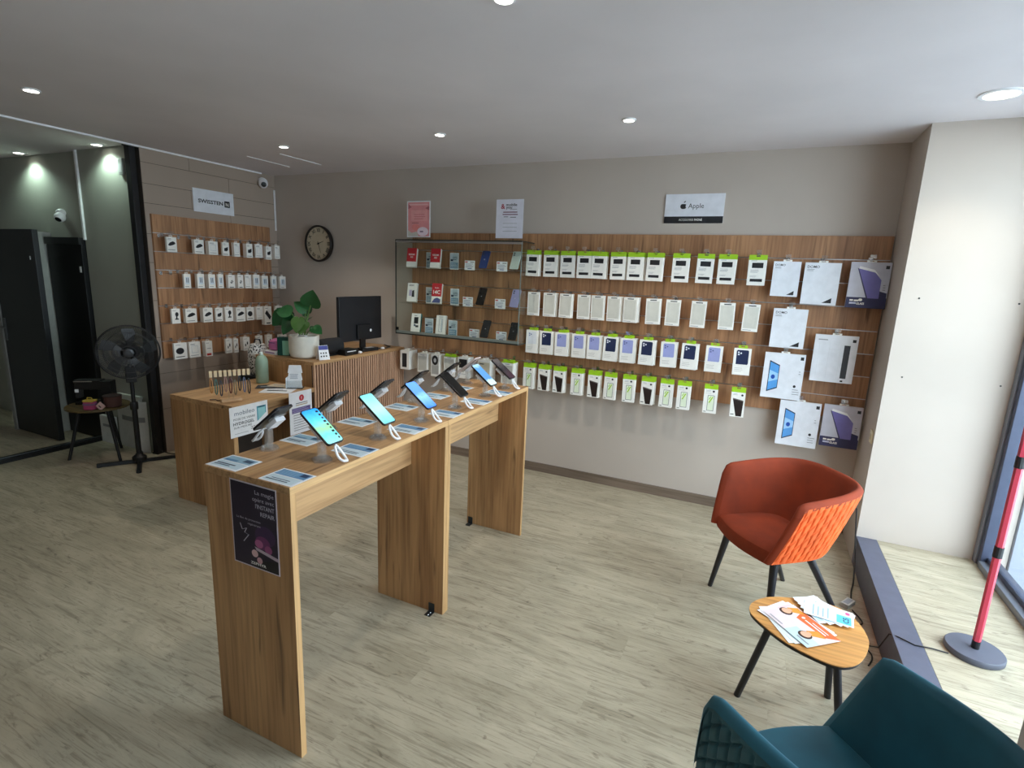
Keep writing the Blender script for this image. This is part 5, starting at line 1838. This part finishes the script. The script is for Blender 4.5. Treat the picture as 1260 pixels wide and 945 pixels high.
MB().box(-.125, -.10, -.0445, -.0402, .10, .125).build('dial_plate', WHITE, cm_)
tn = thing('tin', 'small colourful tin with a yellow lid on the round table', 'tin', (-4.64, 2.275, TT), R(30))
MB().box(-.035, .035, -.028, .028, 0, .062).build('body', col((176, 70, 110), .4), tn, bevel=.006)
MB().box(-.036, .036, -.029, .029, .035, .05).build('band', col((120, 90, 120), .4), tn)
MB().box(-.037, .037, -.03, .03, .062, .076).build('lid', col((196, 166, 70), .4), tn, bevel=.003)
MB().tube([(-.02, 0, .076), (-.015, 0, .092), (.015, 0, .092), (.02, 0, .076)], .004).build('handle', col((196, 166, 70), .4), tn)
bk = thing('basket', 'brown woven basket on the far side of the round table', 'basket', (-4.61, 2.42, TT))
MB().lathe([(.05, 0), (.056, .004), (.063, .085), (.06, .087), (.054, .012)], 24).build('body', col((84, 52, 44), .8), bk, smooth=True)
MB().lathe([(.062, .083), (.066, .088), (.06, .092)], 24).build('rim', col((60, 38, 34), .8), bk)
hg = thing('tag_card', 'pale pink square tag hanging at the round table edge', 'tag', (-4.57, 2.31, TT + .028), 0, None, (0, R(45), R(30)))
MB().box(-.026, .026, -.001, .001, -.026, .026).build('card', col((214, 176, 170), .6), hg)
MB().box(-.012, .010, -.0016, -.0011, -.010, -.002).build('print', INK, hg)
for k, (x, y, w_, h_, z0, rz, lb) in enumerate(((-4.80, 2.642, .30, .40, 0.001, 0, 'white carton standing against the grey wall behind the fan'), (-4.575, 2.60, .10, .44, .001, 35, 'tall white sheet leaning beside the black post'), (-5.09, 2.622, .20, .24, .001, 0, 'pale carton on the floor behind the round table'))):
    d_ = .03 if k != 1 else .006
    o = MB().box(-w_ / 2, w_ / 2, -d_ / 2, d_ / 2, 0, h_).build('carton' if k != 1 else 'white_sheet', col((222, 224, 222), .6)); o.location = (x, y, z0); o.rotation_euler = (0, 0, R(rz)); tag(o, lb, 'box' if k != 1 else 'paper')
    MB().box(-w_ * .3, w_ * .3, -d_ / 2 - .0006, -d_ / 2 - .0001, h_ * .6, h_ * .7).build('print', GREYT, o)
for k in range(3):
    o = MB().box(-.15, .15, -.014, .014, 0, .022).build('paper_stack', col((214 + 6 * k, 216 + 6 * k, 216), .6), loc=(-4.80 + .01 * k, 2.642, .4015 + .0225 * k), rot=(0, 0, R(1 * k))); tag(o, 'flat white paper bundle, %s of the pile behind the machine' % ['lowest', 'middle', 'uppermost'][k], 'paper', 'paper bundles behind the machine')

fan = thing('standing_fan', 'black standing fan with a round wire cage and cross foot', 'fan', (-4.385, 2.45, 0), R(60))
BK = col((22, 22, 24), .45)
WIRE = col((52, 52, 54), .4)
for a in (0, 90):
    c_, s_ = math.cos(R(a - 2)), math.sin(R(a - 2))
    m = MB(); hx = .275
    m.add([(c_ * hx + s_ * .018, s_ * hx - c_ * .018, .004), (c_ * hx - s_ * .018, s_ * hx + c_ * .018, .004), (-c_ * hx - s_ * .018, -s_ * hx + c_ * .018, .004), (-c_ * hx + s_ * .018, -s_ * hx - c_ * .018, .004)] +
          [(c_ * hx + s_ * .012, s_ * hx - c_ * .012, .022), (c_ * hx - s_ * .012, s_ * hx + c_ * .012, .022), (-c_ * hx - s_ * .012, -s_ * hx + c_ * .012, .03), (-c_ * hx + s_ * .012, -s_ * hx - c_ * .012, .03)],
          [(0, 1, 2, 3), (7, 6, 5, 4), (0, 4, 5, 1), (1, 5, 6, 2), (2, 6, 7, 3), (3, 7, 4, 0)])
    m.build('foot_bar', BK, fan)
    for e in (-1, 1):
        MB().cyl((c_ * hx * .94 * e, s_ * hx * .94 * e, 0), (c_ * hx * .94 * e, s_ * hx * .94 * e, .006), .016, n=10).build('rubber_foot', BLACK, fan)
MB().lathe([(.05, .0), (.05, .03), (.026, .05), (.022, .06)], 18, (0, 0, .02)).build('hub', BK, fan, smooth=True)
MB().cyl((0, 0, .07), (0, 0, .46), .019, n=16).build('lower_pole', BK, fan, smooth=True)
MB().lathe([(.026, .44), (.028, .45), (.028, .49), (.024, .50)], 16).build('height_collar', BK, fan, smooth=True)
MB().cyl((0, 0, .5), (0, 0, .80), .014, n=14).build('upper_pole', BK, fan, smooth=True)
MB().box(-.035, .035, -.03, .05, .66, .78).build('control_box', BK, fan, bevel=.008)
ZH = .90
MB().lathe([(.04, -.14), (.062, -.12), (.066, -.05), (.06, -.02), (.02, -.018)], 22, axis='y', c=(0, 0, ZH)).build('motor', BK, fan, smooth=True)
for sgn, yf in ((1, .085), (-1, -.01)):
    m = MB()
    for rr, yy in ((.205, .035), (.20, yf * .55 + .016), (.155, yf * .85 + .005), (.10, yf), (.05, yf)):
        m.tube([(rr * math.cos(2 * math.pi * q / 40), -yy, ZH + rr * math.sin(2 * math.pi * q / 40)) for q in range(40)], .0022 if rr < .204 else .005, 5, True)
    for q in range(110):
        a = 2 * math.pi * q / 110
        m.tube([(rr * math.cos(a), -yy, ZH + rr * math.sin(a)) for rr, yy in ((.05, yf), (.10, yf), (.155, yf * .85 + .005), (.20, yf * .55 + .016), (.205, .035))], .0014, 3)
    m.build('wire_cage', WIRE, fan)
for q in range(5):
    a0 = 2 * math.pi * q / 5
    vs = []
    for rr, tw, ch in ((.03, .5, .35), (.09, .42, .52), (.15, .34, .55), (.185, .3, .42)):
        for sg in (-1, 1):
            a = a0 + sg * ch * .5 + rr * 1.5
            vs.append((rr * math.cos(a), -.04 - sg * .016 * tw * 2, ZH + rr * math.sin(a)))
    nn = len(vs); vs2 = [(x, y - .0015, z) for x, y, z in vs]
    fs = [(k * 2, k * 2 + 1, k * 2 + 3, k * 2 + 2) for k in range(3)]
    MB().add(vs + vs2, fs + [tuple(i + nn for i in reversed(f)) for f in fs]).build('blade', col((58, 60, 62), .45), fan, fix=False)
MB().lathe([(.03, .02), (.032, .05), (.02, .062), (.006, .064)], 18, axis='y', c=(0, 0, ZH)).build('blade_hub', col((60, 60, 62), .4), fan, smooth=True)
MB().lathe([(.034, .084), (.034, .09), (.02, .093)], 20, axis='y', c=(0, 0, ZH)).build('badge', col((48, 48, 50), .35), fan)
for k, pts in enumerate(([(-4.40, 2.50, .012), (-4.30, 2.62, .006), (-4.12, 2.66, .006), (-3.95, 2.60, .006), (-3.78, 2.66, .006)], [(-4.44, 2.62, .18), (-4.40, 2.64, .04), (-4.25, 2.72, .006), (-4.05, 2.75, .006), (-3.8, 2.72, .006)])):
    sp_ = []
    for i in range(len(pts) - 1):
        p0, p1, p2, p3 = [Vector(pts[max(0, min(len(pts) - 1, i + j - 1))]) for j in range(4)]
        for q in range(6):
            t = q / 6
            sp_.append(.5 * ((2 * p1) + (-p0 + p2) * t + (2 * p0 - 5 * p1 + 4 * p2 - p3) * t * t + (-p0 + 3 * p1 - 3 * p2 + p3) * t ** 3))
    o = MB().tube(sp_, .0045, 6).build('fan_cable', BLACK, smooth=True); tag(o, ['black fan cable lying on the floor towards the counter', 'black cable dropping beside the post to the floor'][k], 'cable')
